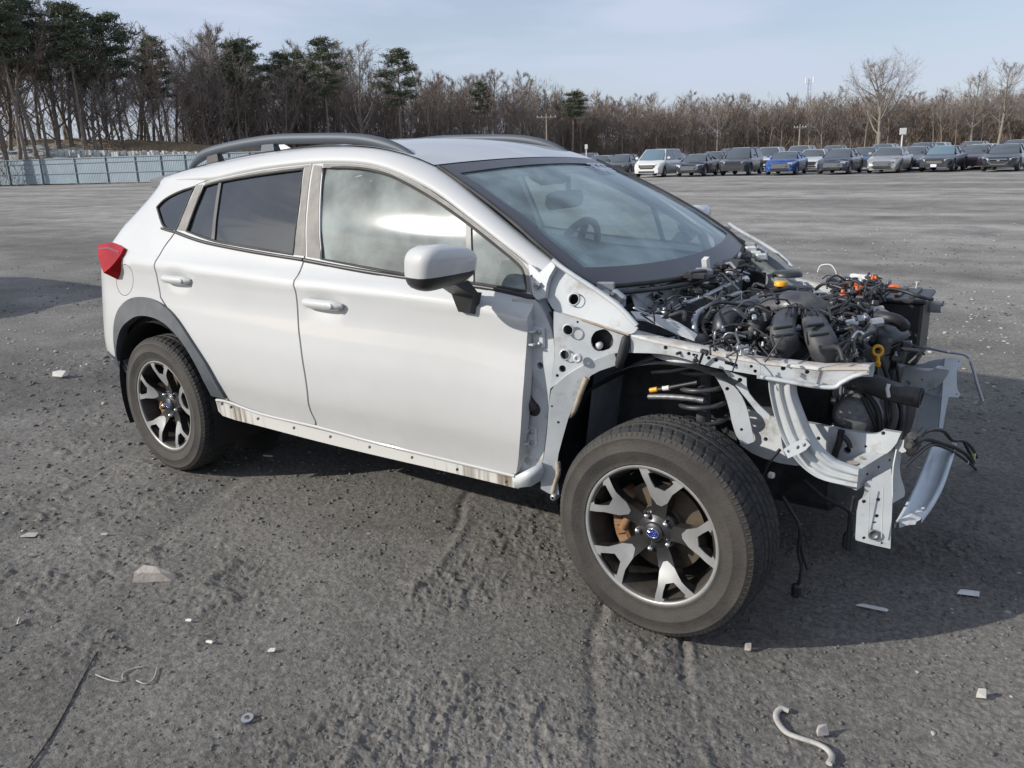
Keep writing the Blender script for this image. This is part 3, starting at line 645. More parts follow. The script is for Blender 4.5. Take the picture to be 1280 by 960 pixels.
fb.build('windscreen_border', 'frit', wso)
MB().tube([wpt(s_, -1)+Vector((.004, -.004, .004)) for s_ in np.linspace(0, 1, 20)], .007, 6).build('windscreen_seal', 'rubber', wso)
MB().tube([wpt(s_, 1)+Vector((.004, .004, .004)) for s_ in np.linspace(0, 1, 20)], .007, 6).build('windscreen_seal', 'rubber', wso)
MB().tube([wpt(1, t)+Vector((.004, 0, .0)) for t in np.linspace(-1, 1, 24)], .009, 6).build('cowl_edge_seal', 'rubber', wso)
# chalked lot marks on the glass
mk = MB()
for i in range(4):
    s0 = .1+.028*i
    for (t0, t1) in ((.50, .60), (.62, .70), (.715, .80)):
        pts = [wpt(s0+.012*math.sin(9*k+i*3), t0+(t1-t0)*k/5)+Vector((.004, 0, .008)) for k in range(6)]
        mk.loft([[q+Vector((0, 0, 0)) for q in pts], [q+Vector((-.010, 0, .006)) for q in pts]])
mk.build('marker_writing', 'white_marker', wso)
# mirror on the windscreen
mm = MB(); pm = wpt(.27, .04)+Vector((-.10, 0, -.075)); mm.box(pm, (.05, .26, .075), Matrix.Rotation(R(12), 3, 'Y'), bev=.02); mm.tube([pm+Vector((.02, 0, .03)), wpt(.18, .04)+Vector((-.01, 0, -.01))], .012)
mm.build('rear_view_mirror', 'cabin_dark', car)
MB().box(wpt(.13, .0)+Vector((-.05, 0, -.03)), (.09, .2, .04), Matrix.Rotation(R(25), 3, 'Y'), bev=.012).build('camera_housing', 'cabin_dark', car)

# roof rails
railpx = [(238, 208), (247, 197), (262, 187.5), (300, 178), (345, 171.5), (400, 170), (440, 170.5), (470, 174.5), (500, 184), (524, 198)]
rp = crom([at(p[0], p[1]+3, y=-.555) for p in railpx], 5)
rr = [.010+.013*min(1, 6*min(i, len(rp)-1-i)/len(rp)) for i in range(len(rp))]
rail = MB().tube(rp, rr, 10).build('roof_rail', 'silver_rail', car); RIGHT.append(rail)
for (px, ww) in ((268, 16), (338, 20)):
    c = at(px, 192 if px < 300 else 187, y=-.555); zb = fR[1](c.x)
    MB().hull([(c.x-.05, -.575, zb-.01), (c.x+.05, -.575, zb-.01), (c.x-.05, -.535, zb+.0), (c.x+.05, -.535, zb+.0), (c.x-.035, -.565, zb+.06), (c.x+.035, -.565, zb+.06), (c.x+.035, -.545, zb+.06), (c.x-.035, -.545, zb+.06)]).build('rail_foot', 'black_plastic' if px < 300 else 'silver_rail', rail)
c = at(522, 198, y=-.555); MB().hull([c+Vector(q) for q in ((-.22, -.016, -.035), (-.22, .016, -.03), (.02, .012, -.012), (.02, -.012, -.012), (-.2, 0, .02), (-.05, 0, .012))]).build('rail_foot', 'silver_rail', rail)
fin = at(357, 181, y=.02); MB().hull([fin+Vector(q) for q in ((-.1, -.03, -.05), (-.1, .03, -.05), (.12, 0, -.05), (-.07, -.006, .01), (-.07, .006, .01), (-.02, 0, .006))]).build('antenna_fin', 'paint', car)

# rear end
edge = [side(-3.5 if z < 1.0 else interp(z, [1.0, 1.08, 1.28, 1.40, 1.43], [-3.49, -3.42, -3.19, -3.01, -2.9]), z) for z in (.34, .42, .52, .6, .7, .8, .9, 1.0, 1.05, 1.1, 1.2, 1.3, 1.38, 1.43)]
def back(i0, i1, name, m, push):
    rr = []
    for e in edge[i0:i1+1]:
        rr.append([Vector((e.x-push*(1-t*t), e.y*(-t), e.z)) for t in np.linspace(-1, 1, 15)])
    o = MB().loft(rr).build(name, m, car); return o
back(0, 2, 'rear_bumper_cladding', 'cladding', .16); back(2, 6, 'rear_bumper', 'paint', .14); back(6, 9, 'tailgate', 'paint', .10); back(9, 13, 'rear_window', 'tinted_glass', .08)
sp = MB(); sp.hull([(-2.78, -.55, 1.462), (-2.78, .55, 1.462), (-3.05, -.55, 1.43), (-3.05, .55, 1.43), (-3.03, -.56, 1.385), (-3.03, .56, 1.385), (-2.82, -.57, 1.40), (-2.82, .57, 1.40), (-3.17, 0, 1.42), (-2.75, 0, 1.495), (-3.16, 0, 1.385)]); sp.build('rear_spoiler', 'cladding', car)
# lower rear corner under the quarter panel
sheet([Vector(p) for p in ((-3.0, .36), (-3.45, .36), (-3.45, .51), (-3.16, .51), (-3.02, .53))], [], lambda a, b: side(a, b, .004), .04, .03).build('bumper_corner', 'cladding', car)

# door mirror
mr_ = MB(); ce = at(551, 333, y=-.985); ax = rotz(R(-12))
print('mirror', ce)
NU, NV = 20, 14; rows = []
for i in range(NV+1):
    v = -1+2*i/NV; rows.append([])
    for j in range(NU):
        a = 2*math.pi*j/NU; e = lambda q, k: math.copysign(abs(q)**k, q)
        cr2 = (1-abs(v)**3.4)**.45 if abs(v) < 1 else 0
        x_ = .072*e(math.cos(a), .6)*cr2; y_ = .118*e(math.sin(a), .5)*cr2
        z_ = .073*v*(1-.18*(y_/.118)) 
        x_ *= 1+.12*v
        rows[-1].append(ce+ax @ Vector((x_+.01*v, y_, z_)))
cap = MB().loft(rows[5:], closeu=True).build('side_mirror', 'paint', car)
MB().loft(rows[:6], closeu=True).build('mirror_lower_shell', 'black_plastic', cap)
f0 = side(*uz(588, 374)); 
foot = MB().hull([f0+Vector(q) for q in ((-.055, -.004, .03), (.055, -.004, .028), (-.035, -.004, -.045), (.03, -.004, -.05), (-.05, -.045, .03), (.05, -.045, .028), (-.028, -.035, -.04), (.022, -.035, -.042))]); foot.hull([f0+Vector((-.045, -.01, .02)), f0+Vector((.05, -.01, .02)), f0+Vector((-.045, -.045, .02)), f0+Vector((.05, -.045, .02)), ce+Vector((-.045, .09, -.055)), ce+Vector((.04, .09, -.055)), ce+Vector((-.045, .02, -.06)), ce+Vector((.04, .02, -.06))])
foot.build('mirror_foot', 'black_plastic', cap)
MB().box(ce+ax @ Vector((-.058, .0, .004)), (.006, .16, .08), ax, bev=.002).build('mirror_glass', 'chrome', cap)
RIGHT.append(cap)

# cabin
MB().box((-1.6, 0, .36), (2.9, 1.5, .05)).build('cabin_floor', 'cabin_dark', car)
MB().box((-1.6, 0, .36), (2.5, 1.2, .1), bev=.03).build('underbody', 'black_matte', car)
db = MB(); db.hull([(-.36, -.69, .99), (-.36, .69, .99), (-.72, -.69, 1.03), (-.72, .69, 1.03), (-.86, -.69, .97), (-.86, .69, .97), (-.86, -.69, .75), (-.86, .69, .75), (-.5, -.69, .6), (-.5, .69, .6)]); db.hull([(-.74, .22, 1.05), (-.74, .52, 1.05), (-.9, .22, 1.06), (-.9, .52, 1.06), (-.6, .2, 1.02), (-.6, .54, 1.02), (-.9, .2, .95), (-.9, .54, .95)])
dbo = db.build('dashboard', 'dash_top', car)
MB().hull([(-.76, -.13, 1.035), (-.76, .13, 1.035), (-.9, -.14, .99), (-.9, .14, .99), (-.86, -.15, .8), (-.86, .15, .8), (-.7, 0, 1.03)]).build('centre_console', 'cabin_dark', dbo)
MB().box((-.56, -.38, 1.024), (.2, .36, .012), Matrix.Rotation(R(6), 3, 'Y'), bev=.005).build('dashboard_pad', 'cabin_grey', dbo)
sw = MB(); swc = Vector((-1.03, .36, 1.02)); swa = Vector((-.93, 0, .36)).normalized()
u_ = Vector((0, 1, 0)); v_ = swa.cross(u_)
sw.tube([swc+(u_*math.cos(q)+v_*math.sin(q))*.185 for q in np.linspace(0, 2*math.pi, 33)], .017, 8, caps=False)
sw.hull([swc+u_*a+v_*b+swa*c_ for a, b, c_ in ((-.08, -.06, 0), (.08, -.06, 0), (-.09, .05, 0), (.09, .05, 0), (-.06, -.05, .04), (.06, -.05, .04), (-.06, .05, .04), (.06, .05, .04), (0, 0, -.06))])
for q in (0, math.pi, math.pi*1.5): sw.tube([swc, swc+(u_*math.cos(q)+v_*math.sin(q))*.18], .018, 6)
sw.tube([swc, swc-swa*.25], .04, 8)
sw.build('steering_wheel', 'cabin_dark', car)
def seat(x, y, nm='front_seat'):
    b = MB(); b.box((x, y, .60), (.52, .5, .16), Matrix.Rotation(R(-8), 3, 'Y'), bev=.05)
    o = b.build(nm, 'cabin_grey', car)
    rt_ = Matrix.Rotation(R(-17), 3, 'Y'); bb = MB(); bb.box((x-.33, y, .92), (.14, .48, .58), rt_, bev=.05); bb.box((x-.30, y-.2, .9), (.14, .08, .45), rt_, bev=.03); bb.box((x-.30, y+.2, .9), (.14, .08, .45), rt_, bev=.03); bb.build('backrest', 'cabin_grey', o)
    hh = MB(); hh.box((x-.43, y, 1.29), (.1, .26, .17), rt_, bev=.04); hh.tube([(x-.41, y-.06, 1.13), (x-.43, y-.06, 1.25)], .008); hh.tube([(x-.41, y+.06, 1.13), (x-.43, y+.06, 1.25)], .008); hh.build('headrest', 'cabin_grey', o)
seat(-1.25, -.36); seat(-1.25, .36)
rb = MB(); rb.box((-2.15, 0, .6), (.5, 1.24, .18), bev=.05); rbo = rb.build('rear_bench', 'cabin_grey', car); MB().box((-2.48, 0, .93), (.14, 1.24, .6), Matrix.Rotation(R(-18), 3, 'Y'), bev=.05).build('backrest', 'cabin_grey', rbo)
for y in (-.38, .38): MB().box((-2.60, y, 1.25), (.1, .24, .14), Matrix.Rotation(R(-18), 3, 'Y'), bev=.04).build('headrest', 'cabin_grey', rbo)
hl = MB(); hl.loft([[roofpt(x, t)+Vector((0, 0, -.045)) for t in np.linspace(-.97, .97, 9)] for x in np.linspace(-2.78, -1.12, 8)]); hl.build('headliner', 'cabin_light', car)
for i, t in enumerate((-.3, .38)):
    MB().box(wpt(.06, t)+Vector((-.16, 0, -.028)), (.17, .36, .014), Matrix.Rotation(R(10), 3, 'Y'), bev=.006).build('sun_visor', 'cabin_light', car)
# pillar trims inside
pt_ = MB()
rows = []
for x in np.linspace(-1.1, -.5, 12):
    g = Vector((x, fG[0](x)+.03, fG[1](x)-.01)); r = Vector((x-.02, fR[0](x)+.05, fR[1](x)-.03)); rows.append([g, g.lerp(r, .5)+Vector((0, .02, -.012)), r])
pt_.loft(rows); ptr = pt_.build('pillar_trim', 'cabin_grey', car); RIGHT.append(ptr)
for x in (-1.72, ):
    t_ = MB(); t_.loft([[Vector((x+dx, -hw(x, z)+.035, z)) for dx in (-.07, .07)] for z in np.linspace(.5, 1.44, 10)]); RIGHT.append(t_.build('centre_pillar_trim', 'cabin_grey', car))

# ------------------------------------------------------------------ wheels
def make_wheel(nm):
    """axis along -y (outside towards -y), centre at origin; part with its pieces"""
    HW, RO, RI = .1125, .347, .222
    ty = MB(); n = 260
    # tread and sidewall profile (y across, radius)
    prof = [(-.098, .2235), (-.106, .232), (-.112, .25), (-.1165, .275), (-.1155, .295), (-.110, .313), (-.104, .325), (-.0985, .334)]
    side_pts = [(r, -y) for y, r in prof]
    # outer sidewall with moulded rings
    sw_ = []
    for i, (r, h) in enumerate(side_pts):
        sw_.append((r, h))
        if i in (1, 3, 5): sw_ += [(r+.002, h+.0010), (r+.004, h+.0010), (r+.0055, h+.0001)]
    sw_ = sorted(sw_, key=lambda q: q[0]); ty.lathe(sw_, (0, 0, 0), n=96)
    ty.lathe([(r, -h) for r, h in reversed(sw_)], (0, 0, 0), n=96)
    for i in range(110):
        a = 2*math.pi*i/110; ca, sa = math.cos(a), math.sin(a); e1_ = Vector((-sa, 0, ca))
        for sg in (-1, 1):
            p0, p1 = Vector((ca*.317, sg*.1085, sa*.317)), Vector((ca*.333, sg*.1005, sa*.333)); o_2 = Vector((ca*.3, sg, sa*.3)).normalized()*.0016
            ty.add([p0-e1_*.0025, p0+e1_*.0025, p1+e1_*.003, p1-e1_*.003, p0+o_2, p1+o_2], [(0, 4, 5, 3), (4, 1, 2, 5), (0, 1, 4), (3, 5, 2)])
    tr = MB(); ys = np.linspace(-.0985, .0985, 45); vs_ = []; NA = 360
    for j in range(NA):
        a = 2*math.pi*j/NA
        for k, y in enumerate(ys):
            c_ = abs(y)/.0985; r = RO-.006*c_**2-.007*max(0, c_-.82)/.18
            g = 0
            for gy in (-.045, -.014, .017, .048):
                if abs(y-gy) < .0042: g = .007
            ph = (j+ (y*90 if abs(y) < .05 else abs(y)*60)) % 6
            if ph < 1.05 and (abs(y) > .05 or (int(abs(y)*500) % 4 != 0)): g = max(g, .0045)
            if c_ > .98: g = 0
            r -= g; vs_.append((r*math.cos(a), y, r*math.sin(a)))
    m_ = len(ys); fs_ = [(j*m_+k, ((j+1) % NA)*m_+k, ((j+1) % NA)*m_+k+1, j*m_+k+1) for j in range(NA) for k in range(m_-1)]
    tr.add(vs_, fs_, False)
    rim = MB(); rim.lathe([(.2225, .1), (.217, .1), (.212, .09), (.205, .06), (.200, .02), (.196, -.06), (.205, -.095)], (0, 0, 0), n=64)
    w_ = rim.build(nm, 'rim_barrel', car)
    ty.build('tyre', 'tyre_rubber', w_); tr.build('tread', 'tread_rubber', w_)
    lip = MB(); lip.lathe([(.2235, .096), (.2315, .100), (.2325, .1025), (.231, .104), (.2235, .1035), (.2195, .101), (.218, .096)], (0, 0, 0), n=72); lip.build('rim_lip', 'machined', w_)
    def hgt(r): return .102-.036*sm(.20, .06, r)   # outer face height over radius
    def fmap_(d): return lambda a, b: Vector((a, -(hgt(math.hypot(a, b))+d), b))
    for k in range(5):
        th = R(90-10-72*k); 
        def pol(r, da): return Vector((r*math.cos(th+da), r*math.sin(th+da)))
        def tp(r, wd): # offset sideways by metres
            q = pol(r, 0); s_ = Vector((-math.sin(th), math.cos(th))); return q+s_*wd
        outl = [tp(.05, -.024), tp(.09, -.0265), tp(.122, -.029), pol(.168, -.270), pol(.2185, -.355), pol(.2185, -.2), pol(.2185, -.1), pol(.2185, 0), pol(.2185, .1), pol(.2185, .2), pol(.2185, .355), pol(.168, .270), tp(.122, .029), tp(.09, .0265), tp(.05, .024)]
        hole = [tp(.160, -.016), pol(.183, -.180), pol(.204, -.222), pol(.2125, -.12), pol(.2125, .12), pol(.204, .222), pol(.183, .180), tp(.160, .016)]
        s1 = MB(); sheet(outl, [hole], fmap_(-.003), .014, .034, inward=(0, 1, 0), mb=s1); 
        spo = s1.build('spoke', 'rim_dark', w_)
        outm = [tp(.097, -.008), tp(.120, -.0285), pol(.168, -.268), pol(.2195, -.352), pol(.2198, -.225), pol(.2115, -.175), pol(.2055, -.212), pol(.184, -.170), tp(.1605, -.0155), tp(.1605, .0155), pol(.184, .170), pol(.2055, .212), pol(.2115, .175), pol(.2198, .225), pol(.2195, .352), pol(.168, .268), tp(.120, .0285), tp(.097, .008)]
        s2 = MB(); sheet(outm, [], fmap_(-.0015), .014, .004, inward=(0, 1, 0), mb=s2); s2.build('machined_face', 'machined', w_)
        la = th+R(36); lc = Vector((.057*math.cos(la), -.064, .057*math.sin(la)))
        MB().lathe([(.013, -.02), (.0105, .004), (.0095, .012), (.006, .017), (0, .0185)], lc, n=10).build('lug_nut', 'chrome', w_)
    hb = MB(); hb.lathe([(.075, .02), (.074, .055), (.060, .062), (.036, .068), (.034, .07)], (0, 0, 0), n=40); hb.build('hub', 'rim_dark', w_)
    cc = MB(); cc.lathe([(.033, .062), (.033, .073), (.03, .0765), (0, .078)], (0, 0, 0), n=32); cap_ = cc.build('centre_cap', 'black_plastic', w_)
    em = MB(); rx, rz_ = .021, .0145; tl_ = R(0)
    em.cur = 0; em.add([(0, -.0792, 0)]+[(rx*math.cos(q), -.0788, rz_*math.sin(q)) for q in np.linspace(0, 2*math.pi, 25)[:-1]], [(0, 1+(i+1) % 24, 1+i) for i in range(24)])
    em.cur = 1; em.tube([(rx*math.cos(q), -.079, rz_*math.sin(q)) for q in np.linspace(0, 2*math.pi, 29)], .0013, 5, caps=False)
    def star(cx_, cz_, r):
        v = [(cx_, -.0806, cz_)]
        for i in range(12): 
            q = i*math.pi/6; rr_ = r if i % 2 == 0 else r*.45
            if i % 6 == 0: rr_ = r*1.5
            v.append((cx_+rr_*math.cos(q), -.0798, cz_+rr_*math.sin(q)))
        em.add(v, [(0, 1+(i+1) % 12, 1+i) for i in range(12)])
    star(-.009, .0025, .0048)
    for a, b in ((.001, .0068), (.0105, .0055), (.0005, -.0065), (.0085, -.0045), (.005, .0005)): star(a, b, .0026)
    em.build('emblem', ['emblem_blue', 'chrome'], w_)
    bd = MB(); bd.lathe([(.148, .012), (.148, -.014), (.08, -.014), (.08, .012)], (0, 0, 0), n=48, closed=True, smooth=False); bd.lathe([(.08, .012), (.07, .045), (.0, .045)], (0, 0, 0), n=32); bd.build('brake_disc', 'disc_iron', w_)
    cl = MB()
    for q in np.linspace(R(150), R(208), 6): cl.box((.145*math.cos(q), -.002, .145*math.sin(q)), (.05, .07, .05), Matrix.Rotation(-q, 3, 'Y'), bev=.008)
    cl.tube([(-.10, -.035, .03), (-.125, -.045, -.03)], .014, 8); cl.build('brake_caliper', 'rust', w_)
    bp = MB(); bp.lathe([(.19, -.03), (.19, -.05), (.0, -.05)], (0, 0, 0), n=40); bp.build('splash_shield', 'black_matte', w_)
    return w_
w0 = make_wheel('wheel'); w0.location = (0, -.775, .344); w0.rotation_euler = (0, 0, R(-1.6))
def wcopy(loc, rz, flip, spin):
    c = w0.copy(); COL.objects.link(c); c.location = loc; c.rotation_euler = (0, spin, rz); c.scale = (1, -1 if flip else 1, 1)
    def rec(a, b):
        for ch in list(a.children): d = ch.copy(); COL.objects.link(d); d.parent = b; rec(ch, d)
    rec(w0, c); return c
wcopy((-2.665, -.775, .344), 0, False, R(-8)); wcopy((-2.665, .775, .344), 0, True, R(20)); wcopy((0, .775, .344), R(-1.6), True, R(50))
# rear wheel housings
for s_ in (-1, 1):
    lw = MB(); lw.lathe([(.405, .0), (.405, .42)], (-2.665, s_*.87, .36), axis=(0, -s_, 0), n=24, a0=-R(115), a1=R(115)); lw.lathe([(.405, .42), (0, .42)], (-2.665, s_*.87, .36), axis=(0, -s_, 0), n=24); lw.build('rear_wheel_housing', 'black_matte', car)
# ------------------------------------------------------------------ bare front structure
def grime(name):
    t = MATS[name].node_tree; b = t.nodes['Principled BSDF']; src = b.inputs['Base Color'].links[0].from_socket; c = t.nodes.new('ShaderNodeTexCoord')
    n = t.nodes.new('ShaderNodeTexNoise'); n.inputs['Scale'].default_value = 9; n.inputs['Detail'].default_value = 9; n.inputs['Roughness'].default_value = .7; t.links.new(c.outputs['Object'], n.inputs['Vector'])
    r = t.nodes.new('ShaderNodeValToRGB'); r.color_ramp.elements[0].position = .54; r.color_ramp.elements[1].position = .70; r.color_ramp.elements[0].color = (0, 0, 0, 1); r.color_ramp.elements[1].color = (.75, .75, .75, 1); t.links.new(n.outputs[0], r.inputs[0])
    m = t.nodes.new('ShaderNodeMixRGB'); m.inputs[2].default_value = (.20, .165, .125, 1); t.links.new(r.outputs[0], m.inputs[0]); t.links.new(src, m.inputs[1]); t.links.new(m.outputs[0], b.inputs['Base Color'])
grime('primer')
mat('bay_dark', (.016, .017, .019), .6, col2=(.04, .04, .042), nscale=20)
mat('alloy', (.20, .205, .215), .5, .6, 0, col2=(.12, .12, .125), nscale=18, bump=.25, bscale=60)
mat('blue_black', (.035, .039, .047), .38, 0, 0, col2=(.10, .098, .092), nscale=12, nlo=.45, nhi=.72, detail=9, rough2=.8)
mat('hose_black', (.016, .016, .018), .5, col2=(.07, .066, .06), nscale=18, nlo=.48, nhi=.75, detail=9)
mat('zinc', (.42, .44, .46), .4, .6, 0, col2=(.3, .31, .33), nscale=9)
mat('orange_plastic', (.62, .12, .02), .45)
mat('yellow_plastic', (.72, .36, .015), .4)
mat('white_plastic', (.66, .66, .64), .5, col2=(.5, .5, .48), nscale=20)
mat('dirty_flange', (.42, .38, .33), .7, 0, 0, col2=(.6, .6, .58), nscale=14, nlo=.42, nhi=.6)
mat('support_paint', (.60, .66, .70), .45, 0, .2, col2=(.50, .56, .60), nscale=6)
mat('sealer', (.30, .24, .18), .8, col2=(.42, .37, .3), nscale=25)
mat('boot', (.028, .028, .03), .65)
FR = []
S0 = len(FR)
hp = plate('hinge_pillar', [(640, 374), (667, 374), (673, 378), (684, 398), (691, 417), (694, 440), (689, 478), (687, 493), (683, 540), (679, 572), (676, 588), (668, 600), (655, 607), (641, 608)], (-.42, -.77, .7), (.10, -1, 0), 'primer', car,
           discs_px=((675, 457, .012),), thick=.05, res=.04)
FR.append(hp)
for (x, y, r) in ((667.5, 511, .026), (662, 576, .019), (698.5, 587, .008)):
    o = at(x, y, y=-.776); MB().lathe([(r, -.004), (r, .003), (r*.7, .006), (0, .005)], o, axis=(.12, -1, 0), n=18).build('grommet', 'black_plastic' if r > .02 else 'zinc', hp)
MB().tube([at(656, 485, y=-.775), at(659, 495, y=-.785), at(664, 505, y=-.785), at(668, 511, y=-.78)], [.008, .012, .017, .02], 10).build('door_cable_boot', 'boot', hp)
for yy in (422, 546):
    m_ = MB(); c = at(672 if yy < 500 else 663, yy, y=-.785)
    m_.box(c+Vector((.0, .006, 0)), (.05, .012, .07), bev=.006); m_.box(c+Vector((-.03, -.012, .022)), (.06, .03, .008), bev=.003); m_.box(c+Vector((-.03, -.012, -.022)), (.06, .03, .008), bev=.003); m_.tube([c+Vector((-.05, -.02, -.035)), c+Vector((-.05, -.02, .035))], .007)
    h_ = m_.build('door_hinge', 'primer', car); FR.append(h_)
    for dz in (-.02, .02): MB().lathe([(.008, 0), (.008, .006), (0, .007)], c+Vector((.008, 0, dz)), n=6).build('bolt', 'zinc', h_)
# wheel housing rear wall with the arch flange
plate('arch_rear_wall', [(687, 492), (694, 481), (712, 466), (740, 451), (768, 441), (772, 456), (742, 466), (731, 478), (722, 498), (712, 517), (704, 545), (696, 575), (697, 600), (699, 622), (686, 617), (676, 611), (676, 588), (680, 570), (684, 540)], (-.36, -.775, .6), (.45, -1, -.1), 'primer', car, thick=.012, discs_px=((690, 508, .004), (698, 528, .005)), res=.03)
FR.append(LAST[0])
MB().tube(crom([at(p[0], p[1], y=-.765) for p in ((734, 472), (729, 483), (724, 496), (718, 512), (712, 520))], 3), .010, 7).build('seam_sealer', 'sealer', car)
MB().tube(crom([at(p[0], p[1], y=-.775) for p in ((697, 577), (698, 590), (694, 603), (691, 616))], 3), .010, 7).build('seam_sealer', 'sealer', car)
MB().lathe([(.012, -.01), (.012, .01), (.005, .012)], at(693, 621, y=-.78), n=10).build('jack_eye', 'zinc', car)
MB().hull([at(x, y, y=yy) for yy in (-.815, -.72) for x, y in ((640, 597), (655, 596), (668, 592), (677, 578), (680, 588), (676, 601), (664, 608), (643, 610))], True).build('sill_end', 'primer', car)
FR.append(LAST[0])
# apron side panel with holes
plate('apron_side_panel', [(692, 389), (701, 392), (735, 403), (770, 414), (788, 420), (788, 441), (768, 441), (741, 450), (713, 465), (694, 481), (687.5, 486), (691, 465), (694, 440), (692, 418)], (-.32, -.768, .88), (.30, -1, .05), 'primer', car,
      holes_px=[[(737.5, 425), (742.5, 415), (750, 412), (758, 411), (767.5, 422), (765, 435), (750, 440.5), (741, 436)]], discs_px=((710, 412.5, .0165), (706, 443.5, .0155), (703, 461, .012), (722, 402.5, .004), (696.5, 469.5, .0055)), thick=.012, res=.025)
ap = LAST[0]; FR.append(ap)
MB().lathe([(.016, -.004), (.015, .005), (.006, .006), (.005, .002)], at(722, 448, y=-.79), axis=(.3, -1, .05), n=16).build('boss', 'primer', ap)
for (x, y, r) in ((710, 412.5, .021), (706, 443.5, .02)): MB().lathe([(r, -.003), (r-.002, .003), (r-.005, .0025)], at(x, y, y=-.792), axis=(.3, -1, .05), n=20).build('hole_rim', 'primer', ap)
MB().box(at(750, 430, y=-.70), (.12, .01, .12)).build('backing', 'bay_dark', ap)
MB().box(at(705, 432, y=-.735), (.14, .01, .22)).build('backing', 'bay_dark', ap)
MB().lathe([(.012, 0), (.012, .02), (0, .022)], at(750, 431, y=-.72), axis=(.3, -1, 0), n=8).build('inner_bolt', 'white_plastic', ap)
# seam edge over it and the cowl side panel
plate('cowl_side_panel', [(671, 352), (681, 338), (691, 326), (702.5, 337), (722, 350), (745, 365), (775, 387), (790, 401), (797, 410), (793, 416), (786, 418), (770, 413), (735, 402), (701, 391.5), (692, 388), (684, 374), (675, 374), (669, 372)], (-.33, -.745, 1.03), (.16, -1, .30), 'primer', car, discs_px=((717, 374, .0175),), thick=.012, res=.025)
cw = LAST[0]; FR.append(cw)
MB().lathe([(.023, -.003), (.021, .003), (.018, .0025)], at(717, 374, y=-.758), axis=(.16, -1, .3), n=20).build('hole_rim', 'primer', cw)
MB().box(at(717, 374, y=-.715), (.09, .004, .08)).build('backing', 'bay_dark', cw)
MB().tube([at(701, 391.5, y=-.765), at(735, 402, y=-.757), at(786, 418.5, y=-.742)], .004, 6).build('panel_seam', 'sealer', cw)
MB().tube(crom([at(p[0], p[1], y=-.752) for p in ((691, 325), (702, 334), (722, 347.5), (745, 362.5), (775, 384.5), (796, 407))], 3), .008, 8).build('drip_flange', 'primer', cw)
jb = MB(); c = at(671, 356.5, y=-.785); jb.box(c, (.022, .006, .024), Matrix.Rotation(R(40), 3, 'Y'), bev=.002); jb.lathe([(.004, 0), (.004, .008), (0, .008)], c, n=8); jb.build('fender_bracket', 'zinc', cw)
plate('pillar_foot', [(660, 331), (664, 331), (674, 341), (690, 326), (694, 333), (684, 350), (681, 372), (672, 375), (665, 368), (664, 352)], (-.47, -.775, 1.08), (.05, -1, .25), 'primer', car, discs_px=((664.5, 345, .0045),), thick=.02); FR.append(LAST[0])
# rubber boot hanging in the arch
MB().tube(crom([at(p[0], p[1], y=-.74) for p in ((783, 419), (781, 432), (777, 446), (772, 459))], 3), [.008, .016, .019, .02, .02, .02, .02, .018, .015, .008], 10, flat=.8).build('arch_insulator', 'boot', car)
# upper apron rail
def yr(px): return interp(px, [787, 950, 1090], [-.735, -.675, -.60])
def rail_face(name, top, bot, discs, slots, m='primer'):
    """side face of the rail between two edge lines, bulging slightly, with punched holes"""
    T = [at(p[0], p[1], y=yr(p[0])) for p in top]; Bm = [at(p[0], p[1], y=yr(p[0])) for p in bot]
    o = (T[0]+Bm[-1])/2; d = (T[-1]-T[0]); n = Vector((-d.y, d.x, 0)).normalized()*-1
    if n.y > 0: n = -n
    return plate(name, top+bot[::-1], T[len(T)//2], n, m, car, discs_px=discs, holes_px=slots, thick=.006, res=.03)
def slot(x, y, w_, h_, dy): return [(x-w_, y-h_-dy), (x+w_, y-h_+dy), (x+w_+1, y+dy), (x+w_, y+h_+dy), (x-w_, y+h_-dy), (x-w_-1, y-dy)]
ur = rail_face('apron_rail', [(788, 419), (820, 428), (850, 434), (880, 440), (910, 446.5), (950, 454)], [(789, 441), (815, 441.5), (832, 443), (852, 447), (882, 457), (910, 463), (950, 469.5)],
               ((832, 434.5, .0065), (861, 442, .006), (886, 447.5, .006), (895, 450, .0065), (939, 458, .005), (944, 464, .0055)), [slot(869, 444, 3, 1.6, .6), slot(914, 455, 7.5, 2.2, 1.6)]); FR.append(ur)
uf = rail_face('apron_rail_front', [(946, 452.5), (985, 457), (1025, 463), (1050, 463.5), (1087, 462.5)], [(946, 473), (975, 477.5), (992, 481), (1020, 484.5), (1041, 486.5), (1049, 481), (1059, 474.5), (1072, 470), (1087, 468)], ((979, 460.5, .007), (1009, 465, .0065)), []); FR.append(uf)
MB().tube(crom([at(p[0], p[1], y=yr(p[0])-.012) for p in ((950, 471), (985, 477), (1015, 482), (1042, 484), (1052, 478), (1068, 470), (1086, 466))], 4), .011, 8, flat=.6).build('flange_edge', 'primer', uf)
fl_ = MB(); top_ = [(788, 419), (820, 427.5), (850, 434), (880, 440), (910, 446), (950, 453.5), (985, 457), (1025, 461.5), (1087, 461)]
rows = [[at(p[0], p[1], y=yr(p[0]))+Vector((0, dy, dz)) for p in top_] for dy, dz in ((-.004, -.003), (-.004, .003), (.0, .005), (.025, .007), (.055, .006), (.065, 0))]
fl_.loft(rows); fo = fl_.build('rail_top_flange', 'dirty_flange', car, fix=True); FR.append(fo)
bx_ = MB(); rows = [[at(p[0], p[1], y=yr(p[0]))+Vector((0, dy, dz)) for p in top_] for dy, dz in ((.062, .004), (.064, -.02), (.05, -.035))]
bx_.loft(rows); FR.append(bx_.build('rail_inner_web', 'primer', car))
